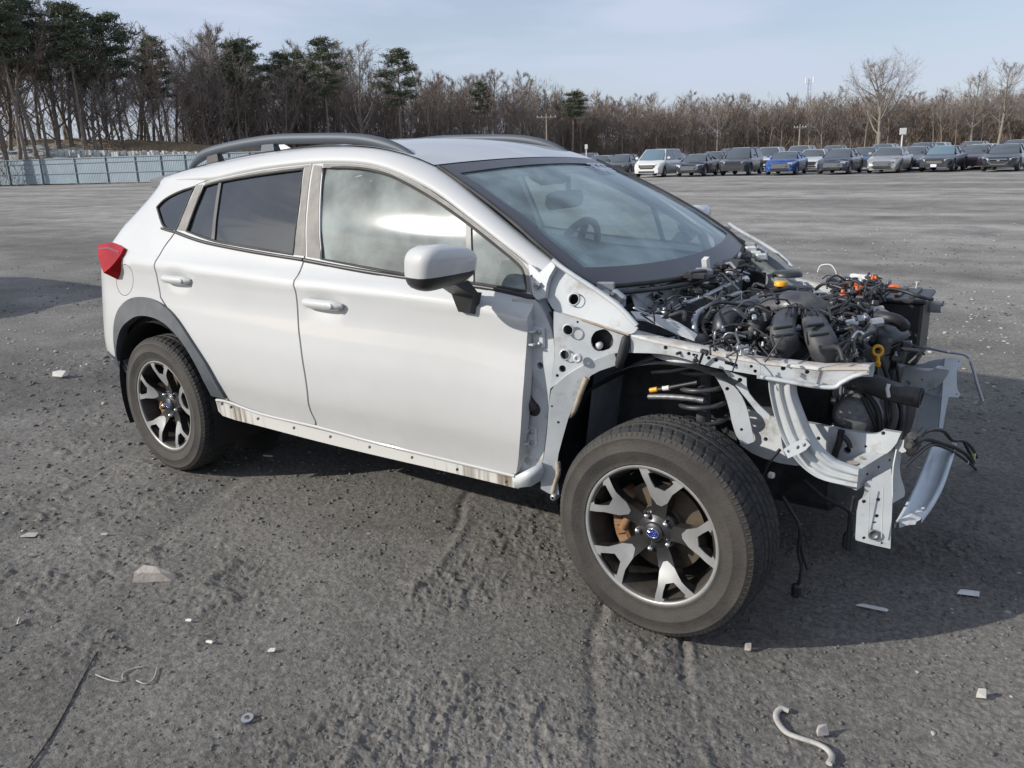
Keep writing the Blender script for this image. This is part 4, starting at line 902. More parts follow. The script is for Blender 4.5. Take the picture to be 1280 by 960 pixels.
# pale strip and bits on the rail: hinge remains
def quadpx(name, pts, m, parent, th=.006):
    """bent strip given by edge positions with depths"""
    P = [at(p[0], p[1], y=p[2]) for p in pts]; mb = MB(); k = len(P)//2
    mb.loft([P[:k], P[k:][::-1]], smooth=False); mb.loft([[q-Vector((0, 0, th)) for q in P[:k]], [q-Vector((0, 0, th)) for q in P[k:][::-1]]], smooth=False)
    ring = P+[P[0]]; mb.loft([ring, [q-Vector((0, 0, th)) for q in ring]], smooth=False)
    return mb.build(name, m, parent)
quadpx('hood_hinge_strip', [(788, 389, -.62), (806, 390, -.60), (832, 395, -.58), (852, 405, -.57), (872, 418, -.57), (868, 424, -.61), (846, 416, -.62), (826, 406, -.63), (806, 399, -.65), (795, 398, -.66)], 'paint', car)
hg = MB(); c = at(757, 362, y=-.66); hg.box(c, (.06, .02, .05), rotz(.4), bev=.004); hg.box(at(770, 375, y=-.67), (.05, .025, .06), Matrix.Rotation(.6, 3, 'Y'), bev=.006); hg.tube([at(752, 360, y=-.66), at(768, 372, y=-.67), at(777, 386, y=-.68)], .010, 6); hg.box(at(776, 378, y=-.64), (.03, .02, .03), bev=.003)
hgo = hg.build('hood_hinge', 'zinc', car); FR.append(hgo)
for (x, y) in ((765, 368), (772, 382)): MB().lathe([(.009, 0), (.008, .008), (0, .01)], at(x, y, y=-.69), axis=(.3, -1, .3), n=6).build('bolt', 'steel', hgo)
bt = MB(); c = at(925, 440, y=-.57); bt.add([at(912, 447, y=-.62), at(921, 428, y=-.58), at(946, 437, y=-.55), at(943, 451, y=-.60)], [(0, 1, 2, 3)]); bt.tube([at(912, 447, y=-.62), at(910, 456, y=-.64)], .006); bt.tube([at(943, 451, y=-.6), at(945, 460, y=-.62)], .007)
bt.build('washer_neck_bracket', 'zinc', car)
# inner arch, braces, ribbed side member, frame rail
plate('strut_housing_front', [(884, 458), (900, 461), (912, 477), (925, 491), (934, 510), (938, 530), (943, 552), (932, 556), (922, 549), (915, 530), (911, 508), (902, 482)], (.16, -.64, .7), (.35, -1, .1), 'primer', car, discs_px=((909, 486, .006), (927, 537, .005)), thick=.03); FR.append(LAST[0])
plate('diagonal_brace', [(903, 461), (920, 468), (933, 473), (933.5, 488), (945, 503), (962, 519), (962, 525), (950, 520), (934, 500), (918, 480)], (.2, -.665, .8), (.2, -1, 0), 'primer', car, discs_px=((925, 475, .007),), thick=.008); FR.append(LAST[0])
Le = [(960, 474), (961, 489), (967, 518), (975, 543), (988, 567), (1006, 587), (1029, 600), (1071, 609)]
Ri = [(992, 478), (993, 495), (1002, 520), (1012, 543), (1022, 559), (1034, 571), (1048, 580), (1073, 588)]
yd = [-.66, -.65, -.635, -.62, -.61, -.60, -.59, -.58]
LL = crom([at(p[0], p[1], y=d) for p, d in zip(Le, yd)], 5); RR = crom([at(p[0], p[1], y=d) for p, d in zip(Ri, yd)], 5); rows = []
for a, b in zip(LL, RR):
    row = [a+Vector((0, .03, 0)), a+Vector((0, .002, 0))]
    for k in range(1, 24):
        t = k/24; rib = .0055*max(-1, min(1, 3*math.cos(t*math.pi*5))); row.append(a.lerp(b, t)+Vector((.25, -1, .1)).normalized()*(.006+rib))
    row += [b+Vector((0, .002, 0)), b+Vector((0, .03, 0))]; rows.append(row)
sm_ = MB().loft(rows).build('ribbed_side_member', 'primer', car); FR.append(sm_)
plate('member_bracket', [(979, 562), (990, 554), (1006, 548), (1013, 556), (1006, 564), (985, 573)], (.36, -.66, .6), (.3, -1, .3), 'primer', sm_, discs_px=((986, 564, .005), (997, 559, .006), (1005, 556, .006)), thick=.012)
plate('frame_rail', [(925, 505), (938, 512), (960, 520), (1007, 528), (1050, 537), (1085, 542.5), (1097, 543), (1104, 538), (1126, 541.5), (1119, 558), (1100, 574), (1046, 586), (1025, 582), (985, 582), (945, 570), (925, 556)], (.4, -.47, .6), (.06, -1, .12), 'primer', car, discs_px=((957, 549, .007), (1023, 548, .006), (1059, 563, .011), (1104, 541.5, .006), (1082, 558, .004), (1105, 585, .004)), thick=.03)
frl = LAST[0]; FR.append(frl)
MB().tube(crom([at(p[0], p[1], y=-.49) for p in ((1052, 538), (1049, 552), (1044, 565), (1041, 578))], 3), .011, 7).build('rail_harness', 'hose_black', car)
MB().tube(crom([at(p[0], p[1], y=-.50) for p in ((1054, 545), (1060, 552), (1063, 560))], 3), .008, 7).build('rail_harness', 'hose_black', car)
MB().box((.2, -.42, .55), (.70, .02, .12)).build('frame_rail_inner', 'bay_dark', car)
A_, B_, C_, D_ = at(1045, 582, y=-.545), at(1103, 556, y=-.42), at(1120, 559, y=-.42), at(1073, 588, y=-.57)
bm_ = MB(); dn = Vector((0, .0, -.055)); bm_.add([A_, B_, C_, D_, A_+dn, B_+dn, C_+dn*1.1, D_+dn*1.15], [(0, 1, 2, 3)[::-1], (3, 2, 6, 7)[::-1], (0, 3, 7, 4)[::-1], (1, 0, 4, 5)[::-1], (2, 1, 5, 6)[::-1]])
bmo = bm_.build('bumper_mount', 'primer', car)
for (x0, y0, a, b) in ((1066, 579, .6, 0), (1079, 573, .5, 1), (1093, 567, .4, 2)):
    cc_ = at(x0, y0, z=A_.lerp(C_, .3+.15*b).z+.001); MB().lathe([(.017-.004*b, .002), (0, .0025)], cc_, axis=(0, 0, 1), n=12).build('rust_patch', 'sealer', bmo)
for t in (.25, .55, .85): MB().lathe([(.004, .001), (0, .002)], D_.lerp(C_, t)+dn*.55, axis=(.8, -.6, 0), n=8).build('punched_hole', 'black_matte', bmo)
plate('tow_plate', [(1081, 604), (1096, 596), (1114, 586), (1116, 610), (1115, 640), (1113, 686), (1090, 681), (1069, 675), (1071.5, 628), (1080, 621)], (.55, -.56, .46), (.30, -1, .05), 'primer', car, discs_px=((1096, 645, .006), (1097.7, 624.5, .006), (1080, 627, .006), (1080, 672.5, .005), (1102.5, 679, .004)), holes_px=[slot(1093, 653, 2, 1.2, 0)], thick=.004)
lp_ = LAST[0]
MB().lathe([(.016, .001), (.016, .005), (.011, .006), (.010, .002), (0, .002)], at(1092, 668, y=-.562), axis=(.3, -1, .05), n=20).build('tow_socket', 'alloy', lp_)
for x in (1087, 1104): MB().tube([at(x, 610, y=-.575), at(x-1, 640, y=-.57), at(x-2, 672, y=-.565)], .0016, 6).build('pressed_bead', 'primer', lp_)
plate('tow_plate_flange', [(1116, 588), (1121, 562), (1127, 566), (1124, 590), (1132, 614), (1130, 621), (1116, 629)], (.62, -.53, .5), (1, -.55, 0), 'primer', car, thick=.004)
tb_ = MB(); tb_.hull([at(x, y, y=-.44) for x, y in ((1119, 549), (1133, 550), (1138, 556), (1135, 564), (1124, 567), (1118, 560))]+[at(x, y, y=-.40) for x, y in ((1121, 550), (1135, 552), (1136, 563), (1122, 565))]); tb_.build('bent_tab', 'primer', car)
# left-hand radiator support
plate('lamp_support', [(1132, 453), (1150, 456), (1165, 450), (1181, 448.5), (1187, 455), (1183, 470), (1180, 478), (1174, 496), (1152, 490), (1132, 484)], (.55, .52, .6), (-.1, -1, .15), 'support_paint', car, discs_px=((1140, 481, .008), (1146, 480.5, .01), (1155, 482, .008), (1160, 485, .012), (1170, 473, .008), (1167, 486, .005)), thick=.02)
plate('support_post', [(1151, 490), (1179, 472), (1176, 505), (1173, 537), (1160, 540), (1147, 536), (1148, 515), (1152, 512)], (.55, .55, .5), (-.05, -1, 0), 'support_paint', car, thick=.03)
plate('support_side_flange', [(1181, 448), (1189, 446), (1204, 449), (1203, 455), (1196, 462), (1196, 486), (1201, 493), (1198, 497), (1186, 496), (1182, 515), (1178, 540), (1173, 540), (1177, 505)], (.62, .53, .55), (1, -.75, 0), 'support_paint', car, discs_px=((1198, 452, .006), (1196, 493, .005)), thick=.006)
lx = MB(); Q = [at(1163, 557, z=.37), at(1200, 556, z=.37), at(1188, 600, z=.36), at(1166, 646, z=.33), at(1116, 658, z=.32), at(1130, 630, z=.34), at(1150, 590, z=.36)]
def strip2(Lp, Rp, m, name):
    L_ = crom(Lp, 4); R_ = crom(Rp, 4); rows = []
    for a, b in zip(L_, R_):
        jt = Vector((0, 0, .006*math.sin(len(rows)*2.3))); rows.append([a+Vector((0, 0, -.012)), a+Vector((0, 0, .008)), a.lerp(b, .16)+Vector((0, 0, .008)), a.lerp(b, .2)-Vector((0, 0, .012)), a.lerp(b, .5)-Vector((0, 0, .012))+jt, a.lerp(b, .78)-Vector((0, 0, .012)), a.lerp(b, .82)+Vector((0, 0, .008)), b+Vector((0, 0, .008))+jt, b+Vector((0, 0, -.012))])
    return MB().loft(rows).build(name, m, car)
strip2([at(1165, 553, z=.37), at(1150, 592, z=.36), at(1132, 632, z=.345), at(1118, 657, z=.335)], [at(1196, 556, z=.37), at(1182, 600, z=.36), at(1168, 628, z=.345), at(1152, 650, z=.335)], 'support_paint', 'lower_crossmember')
torn = MB(); torn.add([at(1122, 650, z=.35), at(1138, 642, z=.36), at(1158, 638, z=.36), at(1150, 650, z=.345), at(1134, 657, z=.34)], [(0, 1, 4), (1, 3, 4), (1, 2, 3)]); torn.build('torn_plastic', 'white_plastic', car)
# silver pipe, front harness
MB().tube(crom([at(p[0], p[1], y=.45) for p in ((1150, 433), (1165, 436), (1185, 440), (1203, 442.5), (1211, 447), (1216, 460), (1222, 482), (1228, 500))], 4), .006, 8).build('bent_pipe', 'zinc', car)
MB().tube([at(p[0], p[1], y=.45) for p in ((1228, 500), (1224, 504), (1219, 505))], .008, 8).build('pipe_end', 'zinc', car)
hn = MB()
for pts, r in (([(1138, 552), (1150, 543), (1165, 537), (1180, 539), (1190, 550), (1205, 551), (1215, 560), (1221, 572)], .007), ([(1136, 557), (1155, 548), (1175, 553), (1195, 560), (1210, 570), (1215, 580)], .009), ([(1130, 583), (1145, 570), (1160, 558), (1175, 557), (1200, 570), (1222, 588), (1236, 598)], .006), ([(1140, 545), (1142, 555), (1138, 566)], .013), ([(1205, 552), (1212, 566), (1217, 578)], .007), ([(1155, 537), (1148, 545), (1143, 556)], .009)):
    hn.tube(crom([at(p[0], p[1], x=.66) for p in pts], 3), r, 7)
ho = hn.build('front_harness', 'hose_black', car)
MB().box(at(1245, 605, x=.66), (.022, .03, .022), bev=.004).build('plug', 'black_plastic', ho); MB().tube([at(1236, 598, x=.66), at(1244, 604, x=.66)], .005, 6).build('plug_wire', 'hose_black', ho)
MB().box(at(1217, 571, x=.66), (.015, .022, .03), bev=.003).build('plug', mat('pale_yellow', (.6, .58, .25), .5), ho); MB().box(at(1209, 578, x=.66), (.012, .02, .016), bev=.003).build('plug', 'white_plastic', ho)
MB().box(at(1141, 552, x=.64), (.04, .06, .05), bev=.01).build('plug', 'black_plastic', ho)
# wheel housing, spring and strut
for s_ in (-1, 1):
    wh = MB(); wh.lathe([(.455, .02), (.46, .30)], (0, s_*.74, .40), axis=(0, -s_, 0), n=30, a0=-R(108), a1=R(24)); wh.add([(-.46, s_*.44, .25), (.22, s_*.44, .3), (.30, s_*.44, .62), (.15, s_*.44, .88), (-.34, s_*.44, .88)], [(0, 1, 2, 3, 4)]); wh.build('front_wheel_housing', 'bay_dark', car)
    hx = MB(); hx.tube([(.03+.075*math.cos(q), s_*.56+.075*math.sin(q), .60+.042*q/2/math.pi*1.35) for q in np.linspace(0, 2*math.pi*4.2, 100)], .0085, 7); hx.tube([(.03, s_*.56, .3), (.03, s_*.56, .85)], .024, 10); hx.build('coil_spring', 'blue_black', car)
    st = MB(); st.lathe([(.125, -.03), (.12, .0), (.09, .012), (.055, .016)], (-.02, s_*.56, .885), axis=(0, 0, 1), n=28); sto = st.build('strut_tower', 'primer', car); MB().lathe([(.055, .01), (.052, .03), (.03, .036), (0, .036)], (-.02, s_*.56, .885), axis=(0, 0, 1), n=20).build('strut_cap', 'black_plastic', sto)
sp_ = MB(); sp_.tube(crom([at(p[0], p[1], y=-.62) for p in ((814, 488), (830, 486), (850, 482), (872, 478))], 3), .0075, 7); so_ = sp_.build('brake_hose', 'hose_black', car)
MB().tube([at(813, 488, y=-.62), at(822, 486.5, y=-.62)], .009, 8).build('hose_sleeve', 'yellow_plastic', so_); MB().tube([at(829, 485.5, y=-.62), at(837, 484.5, y=-.62)], .009, 8).build('hose_sleeve', 'white_plastic', so_)
MB().tube(crom([at(p[0], p[1], y=-.63) for p in ((811, 496), (835, 496), (862, 498), (880, 501))], 3), .010, 8).build('spring_coil', 'alloy', car)
MB().tube(crom([at(p[0], p[1], y=-.63) for p in ((815, 465), (840, 463), (870, 458))], 3), .007, 8).build('spring_coil', 'alloy', car)
# axle parts below the bay
ul = MB(); ul.tube([(.0, -.68, .34), (.02, -.3, .36)], .025, 10); ul.tube([(.0, .68, .34), (.02, .3, .36)], .025, 10); ul.tube([(-.1, -.66, .25), (-.25, -.35, .27)], .03, 8); ul.tube([(.1, -.66, .26), (.15, -.35, .28)], .02, 8); ul.box((-.12, 0, .27), (.35, .8, .08), bev=.02); ul.box((.15, 0, .36), (.5, .5, .2), bev=.04); ul.build('subframe', 'bay_dark', car)
hw_ = MB()
for pts, y in (([(978, 620), (990, 640), (1000, 660), (998, 690), (1002, 712), (994, 745)], -.45), ([(1000, 660), (1003, 690), (1010, 712)], -.44), ([(1005, 600), (1030, 622), (1062, 640), (1062, 665)], -.4), ([(945, 610), (960, 580), (975, 562)], -.62), ([(1068, 620), (1062, 650), (1060, 685)], -.5)):
    hw_.tube(crom([at(p[0], p[1], y=y) for p in pts], 3), .006, 6)
hwo = hw_.build('hanging_wires', 'hose_black', car)
MB().box(at(995, 738, y=-.45), (.03, .03, .05), rotz(.4), bev=.008).build('plug', 'black_plastic', hwo); MB().box(at(1062, 676, y=-.48), (.04, .04, .06), bev=.01).build('plug', 'black_plastic', hwo); MB().box(at(964, 594, y=-.6), (.02, .02, .018), bev=.004).build('plug', 'white_plastic', hwo)

# ------------------------------------------------------------------ engine bay
fw_ = MB(); fw_.add([(-.36, -.66, .5), (-.36, .66, .5), (-.30, .66, .98), (-.30, -.66, .98)], [(0, 1, 2, 3)]); fwo = fw_.build('firewall', 'zinc', car)
quadpx('cowl_panel', [(786, 361, -.52), (815, 360, -.38), (850, 354, -.15), (880, 345, .05), (905, 338, .2), (880, 362, .05), (868, 372, -.08), (835, 386, -.28), (815, 388, -.40), (795, 386, -.52)], 'zinc', car)
MB().tube(crom([at(p[0], p[1], y=d) for p, d in (((833, 394), -.42), ((850, 382), -.35), ((880, 370), -.2), ((905, 358), 0), ((932, 346), .25))], 4), .012, 8, flat=.5).build('bulkhead_lip', 'primer', car)
MB().tube([wpt(1, t)+Vector((.03, 0, -.02)) for t in np.linspace(-.9, .95, 16)], .016, 6, flat=.5).build('cowl_channel', 'bay_dark', car)
MB().box((.10, .02, .56), (.60, .56, .36), bev=.06).build('engine', 'bay_dark', car); eng = LAST[0]
def tz(name, pts, r, m, z=None, y=None, x=None, k=4, n=10, flat=1, par=None, sq=0):
    cur = crom([at(p[0], p[1], x=x, y=y, z=(p[2] if len(p) > 2 else z) if y is None and x is None else None) for p in pts], k)
    rs = r if not isinstance(r, (list, tuple)) else [interp(i/(len(cur)-1), [j/(len(r)-1) for j in range(len(r))], list(r)) for i in range(len(cur))]
    return MB().tube(cur, rs, n, flat=flat, sq=sq).build(name, m, par or eng)
# black air duct and manifold runners
tz('air_duct', [(912, 428, .88), (905, 415, .92), (905, 402, .95), (914, 393, .965), (930, 387, .965), (946, 384, .955), (956, 384, .94)], (.030, .034, .037, .036, .034, .032, .03), 'blue_black')
for i in range(7):
    q0 = at(905+i*1.5, 412-i*3.2, z=.925+.006*i); MB().tube([q0+(Vector((0, .5, .85))*math.cos(a_)+Vector((1, 0, 0))*math.sin(a_))*.037 for a_ in np.linspace(0, 2*math.pi, 17)], .004, 5, caps=False).build('duct_bellow', 'blue_black', eng)
tz('air_duct_branch', [(941, 420, .90), (943, 408, .93), (950, 400, .945), (957, 397, .94)], (.034, .036, .034, .03), 'blue_black')
tz('manifold_runner', [(998, 392, .945), (985, 397, .965), (979, 408, .96), (979, 422, .94), (984, 436, .90)], (.030, .034, .036, .038, .04), 'blue_black', flat=.75, n=16, sq=5)
tz('manifold_runner', [(1008, 391, .945), (1016, 402, .965), (1022, 416, .955), (1030, 434, .92), (1036, 452, .87)], (.030, .035, .038, .04, .042), 'blue_black', flat=.75, n=16, sq=5)
for (x, y, z) in ((979, 409, .985), (980, 419, .975), (1018, 406, .985), (1024, 418, .975)): MB().box(at(x, y, z=z), (.012, .07, .01), rotz(-.5), bev=.003).build('runner_rib', 'black_plastic', eng)
pl_ = MB(); pl_.tube([at(955, 388, z=.95), at(985, 383, z=.975), at(1010, 386, z=.975), at(1035, 395, z=.95)], [.04, .055, .055, .04], 12); pl_.build('plenum', 'blue_black', eng)
for i in range(6): MB().tube([at(985+i*7, 378+i*1.2+abs(i-2.5)*1.2, z=.985), at(983+i*8, 392, z=1.0)], .004, 5).build('plenum_rib', 'black_plastic', eng)
th = MB(); tc_ = at(994, 438, z=.88); tax = (C0-tc_); tax = Vector((.25, -.75, .35)).normalized()
th.lathe([(.0, -.02), (.040, -.02), (.046, -.02), (.046, .035), (.042, .04), (.037, .04), (.037, -.015)], tc_, axis=tax, n=28); th.build('throttle_pipe', 'blue_black', eng)
MB().lathe([(.047, .028), (.049, .031), (.049, .037), (.046, .04)], tc_, axis=tax, n=28).build('pipe_clamp', 'steel', eng)
ab = MB(); P_ = [at(x, y, z=.97) for x, y in ((931, 377), (943, 369), (984, 367), (988, 374), (972, 383), (940, 384))]; ab.hull(P_+[p-Vector((0, 0, .05)) for p in P_]+[p.lerp(P_[0].lerp(P_[3], .5), .15)+Vector((0, 0, .008)) for p in P_]); ab.build('airbox_lid', 'blue_black', eng)
tz('coolant_hose', [(985, 378, .96), (1000, 371, .985), (1012, 371, .98), (1022, 380, .96)], .017, 'hose_black')
tz('coolant_hose', [(870, 420, .9), (868, 404, .94), (872, 392, .96), (886, 384, .97), (905, 374, .97), (925, 366, .95)], .011, 'zinc')
tz('heater_hose', [(880, 412, .9), (884, 398, .93), (897, 390, .94), (912, 396, .92)], .013, 'hose_black')
tz('heater_hose', [(905, 385, .95), (930, 372, .96), (955, 366, .96), (985, 360, .95)], .012, 'hose_black')
# left wing and reservoir
MB().lathe([(.026, 0), (.026, .014), (.022, .018), (0, .018)], at(976, 357, z=.97), axis=(0, 0, 1), n=14).build('filler_cap', 'yellow_plastic', eng)
MB().lathe([(.06, 0), (.06, .012), (.05, .02), (0, .022)], at(984, 345, z=.985), axis=(0, 0, 1), n=20).build('strut_cover', 'black_plastic', eng)
# fuse boxes, connectors
rs_ = random.Random(5); 
for i in range(46):
    px = 1040+rs_.random()*62; py = 350+rs_.random()*26+(px-1040)*.10; z = .90+.06*rs_.random()
    p = at(px, py, z=z); s_ = (.02+.04*rs_.random(), .02+.05*rs_.random(), .02+.03*rs_.random())
    MB().box(p, s_, rotz(rs_.random()*1.2-.6), bev=.004).build('connector', rs_.choice(['black_plastic', 'black_plastic', 'hose_black', 'bay_dark', 'blue_black', 'hose_black', 'white_plastic'][:7 if i % 4 == 0 else 6]), eng)
for (x, y, s_) in ((1075, 364, .045), (1068, 357, .035), (1060, 356, .03), (1118, 361, .035), (1053, 372, .028), (1082, 360, .025)):
    MB().box(at(x, y, z=.985), (s_, s_*1.3, s_*.8), rotz(.5), bev=.008).build('orange_connector', 'orange_plastic', eng)
for (x, y, a, b) in ((1077, 346, .09, .03), (1085, 349, .05, .025), (1060, 352, .035, .02), (1037, 381, .05, .04)):
    MB().box(at(x, y, z=.975), (a, b, .02), rotz(-.2), bev=.005).build('pale_connector', 'white_plastic', eng)
b0 = MB(); bc = Vector((.40, .46, .80)); b0.box(bc, (.19, .26, .24), rotz(.05), bev=.01); b0.box(bc+Vector((0, 0, .125)), (.21, .28, .02), rotz(.05), bev=.006); bo = b0.build('battery', 'black_plastic', eng)
for dx in (-.05, 0, .05): MB().box(bc+Vector((dx, 0, .139)), (.02, .22, .012), rotz(.05), bev=.003).build('battery_rib', 'blue_black', eng)
for dy in (-.1, .1): MB().lathe([(.012, 0), (.01, .03), (0, .03)], bc+Vector((-.07, dy, .135)), axis=(0, 0, 1), n=10).build('terminal', 'alloy', eng)
quadpx('wing_flange', [(1110, 363, .60), (1128, 362, .64), (1150, 367, .66), (1161, 372, .66), (1160, 377, .60), (1150, 377, .56), (1130, 370, .56), (1114, 366, .56)], 'white_plastic', car)
MB().tube([at(1144, 366, y=.62), at(1146, 356, y=.62), at(1147, 352, y=.62)], [.003, .003, .008], 6).build('cable_clip', 'white_plastic', eng)
tz('negative_cable', [(1100, 368, .97), (1112, 361, .99), (1130, 364, .985), (1150, 371, .97), (1165, 374, .95)], .007, 'hose_black')
# metal pipes
tz('pipe', [(1055, 384, .93), (1066, 384, .95), (1074, 390, .95), (1083, 398, .94), (1090, 410, .9)], .012, 'zinc')
tz('pipe', [(1077, 391, .945), (1092, 386, .95), (1103, 390, .945), (1112, 395, .94), (1126, 400, .93)], .012, 'alloy')
tz('pipe', [(1050, 426, .90), (1070, 428, .91), (1084, 421, .92), (1092, 408, .93), (1100, 402, .93)], .013, 'alloy')
for (x, y) in ((1063, 386), (1097, 388), (1096, 403), (1064, 405), (1072, 400)): MB().lathe([(.0, -.018), (.015, -.018), (.016, 0), (.015, .018), (0, .018)], at(x, y, z=.945), axis=(.8, .5, .1), n=8, smooth=False).build('union', 'zinc', eng)
tz('hose', [(1048, 440, .88), (1058, 428, .9), (1075, 424, .91), (1088, 412, .92)], .014, 'hose_black'); tz('hose', [(1095, 395, .95), (1112, 398, .95), (1124, 402, .94), (1130, 408, .92)], .02, 'hose_black')
tz('hose', [(1030, 395, .95), (1045, 390, .955), (1058, 396, .94), (1060, 410, .92)], .02, 'hose_black')
cv = MB(); P_ = [at(x, y, y=yy) for x, y, yy in ((1094, 424, -.14), (1096, 411, -.10), (1105, 403, -.04), (1120, 401, 0), (1133, 408, .0), (1139, 419, -.02), (1130, 425, -.10), (1115, 431, -.16), (1100, 437, -.18))]; cv.hull(P_+[p+Vector((-.08, .10, -.05)) for p in P_], True); cv.build('belt_cover', 'blue_black', eng)
dp = MB(); dc = at(1097, 438.5, y=-.22); e1 = RT; e2 = UP
dp.tube([dc+(e1*math.cos(q)+e2*math.sin(q))*.0155 for q in np.linspace(0, 2*math.pi, 20)], .006, 7, caps=False); dp.tube([dc-e2*.017, dc-e2*.05], .0075, 7); dp.box(dc-e2*.043, (.018, .018, .018), bev=.004); dpo = dp.build('dipstick', 'yellow_plastic', eng); MB().tube([dc-e2*.05, dc-e2*.085], .005, 6).build('dipstick_tube', 'blue_black', eng)
# lower front: radiator hose, alternator case, pulleys
rh = tz('radiator_hose', [(1062, 475), (1080, 479), (1095, 482), (1110, 488), (1130, 493), (1150, 497)], (.03, .031, .033, .032, .031, .031), 'hose_black', y=-.40, n=14)
MB().lathe([(.026, 0), (.031, .0), (.0315, .004), (.026, .005), (.026, -.05), (0, -.05)], at(1150, 497, y=-.40), axis=(.95, .0, -.12), n=16).build('hose_mouth', 'hose_black', eng)
MB().tube([at(1111, 480, y=-.435), at(1109, 486, y=-.44), at(1111, 496, y=-.435)], .006, 7).build('hose_clamp', 'white_plastic', eng)
gc = MB(); P_ = [at(x, y, y=-.33) for x, y in ((1040, 490), (1050, 478), (1080, 480), (1092, 495), (1094, 530), (1080, 545), (1045, 540))]; gc.hull(P_+[p+Vector((-.03, .2, 0)) for p in P_]); gco = gc.build('gear_case', 'alloy', eng)
MB().lathe([(.075, -.02), (.075, .01), (.06, .025), (.02, .03), (0, .03)], at(1072, 520, y=-.34), axis=(.3, -1, .1), n=24).build('case_cover', 'alloy', gco)
for (x, y) in ((1042, 500), (1062, 484), (1085, 490), (1043, 532), (1066, 508)): MB().lathe([(.011, -.01), (.011, .012), (0, .014)], at(x, y, y=-.35), axis=(.2, -1, 0), n=6).build('bolt', 'steel', gco)
MB().tube([at(1040, 503, y=-.345), at(1065, 508, y=-.35)], .006, 6).build('case_rib', 'alloy', gco); MB().tube([at(1052, 480, y=-.345), at(1046, 540, y=-.35)], .006, 6).build('case_rib', 'alloy', gco)
for i, pts in enumerate((((1060, 478), (1075, 490), (1085, 510), (1094, 530), (1095, 545)), ((1066, 476), (1084, 492), (1098, 515), (1100, 545)), ((1108, 495), (1109, 515), (1112, 530), (1105, 545)), ((1114, 500), (1119, 515), (1117, 530), (1108, 548)), ((1100, 450), (1106, 462), (1110, 475)), ((1078, 446), (1090, 455), (1096, 470)), ((1118, 440), (1122, 460), (1124, 478)), ((1125, 500), (1126, 530), (1120, 550)))):
    tz('cable', pts, .010 if i % 2 else .007, 'hose_black' if i != 3 else 'blue_black', y=-.36 if i < 4 else -.12, n=7)
for (x, y, r, yy) in ((1128, 440, .055, -.05), (1125, 520, .07, -.05), (1122, 470, .045, -.05)):
    MB().lathe([(r, -.02), (r, .0), (r*.85, .003), (r*.85, -.006), (r*.7, -.006), (r*.7, .004), (.02, .004), (0, .008)], at(x, y, y=yy), axis=(1, -.15, 0), n=28).build('pulley', 'bay_dark', eng)
MB().box((.40, -.02, .66), (.06, .5, .36), bev=.02).build('timing_cover', 'bay_dark', eng)
for (x, y, s_) in ((1065, 435, .05), (1058, 448, .04), (1075, 450, .03), (1050, 462, .05), (1080, 438, .04)): MB().box(at(x, y, z=.86), (s_, s_, s_*.6), rotz(.4), bev=.006).build('bracket', 'alloy', eng)
MB().box(at(1066, 440, z=.875), (.03, .06, .05), rotz(.3), bev=.004).build('label_box', 'white_plastic', eng); MB().tube([at(1058, 458, z=.84), at(1080, 458, z=.84)], .015, 8).build('coil_pack', 'rust', eng)
for i in range(60):     # small dark hardware between the larger pieces
    px = 880+rs_.random()*200; py = 385+rs_.random()*55+(px-880)*.06; p = at(px, py, z=.80+.06*rs_.random())
    if i % 3: MB().box(p, (.03+.05*rs_.random(), .03+.05*rs_.random(), .03), rotz(rs_.random()*3), bev=.006).build('bracket', rs_.choice(['bay_dark', 'blue_black', 'hose_black', 'alloy', 'bay_dark']), eng)
    else:
        q = p+Vector((rs_.uniform(-.15, .15), rs_.uniform(-.15, .15), rs_.uniform(-.03, .03))); MB().tube(crom([p, p.lerp(q, .5)+Vector((0, 0, rs_.uniform(.02, .06))), q], 4), rs_.choice((.005, .008, .011)), 6).build('cable', rs_.choice(['hose_black', 'hose_black', 'zinc']), eng)
for i in range(36):     # wiper linkage, clips and wires under the windscreen, left-hand side
    px = 868+rs_.random()*62; py = 318+(930-px)*.42+rs_.random()*26; p = at(px, py, x=-.24+.08*rs_.random())
    if i % 2: MB().box(p, (.02+.03*rs_.random(), .03+.06*rs_.random(), .02+.02*rs_.random()), rotz(rs_.random()*3), bev=.004).build('wiper_linkage_piece', rs_.choice(['bay_dark', 'hose_black', 'zinc', 'black_plastic', 'black_plastic']), eng)
    else: q = p+Vector((rs_.uniform(-.02, .08), rs_.uniform(-.18, .18), rs_.uniform(-.03, .02))); MB().tube([p, p.lerp(q, .5)+Vector((0, 0, .015)), q], .006, 6).build('wiper_rod', rs_.choice(['hose_black', 'zinc', 'bay_dark']), eng)
MB().box(at(883, 338, x=-.2), (.02, .03, .1), Matrix.Rotation(.3, 3, 'X')).build('cowl_clip', 'white_plastic', eng)
for (x, y) in ((938, 312), (944, 318), (951, 321)): MB().box(at(x, y, y=.62), (.05, .03, .03), rotz(.7), bev=.006).build('hinge_piece', 'white_plastic', eng)
tz('thin_wire', [(1022, 340), (1026, 332), (1038, 331), (1044, 338), (1046, 345)], .003, 'white_plastic', y=.68, n=5)

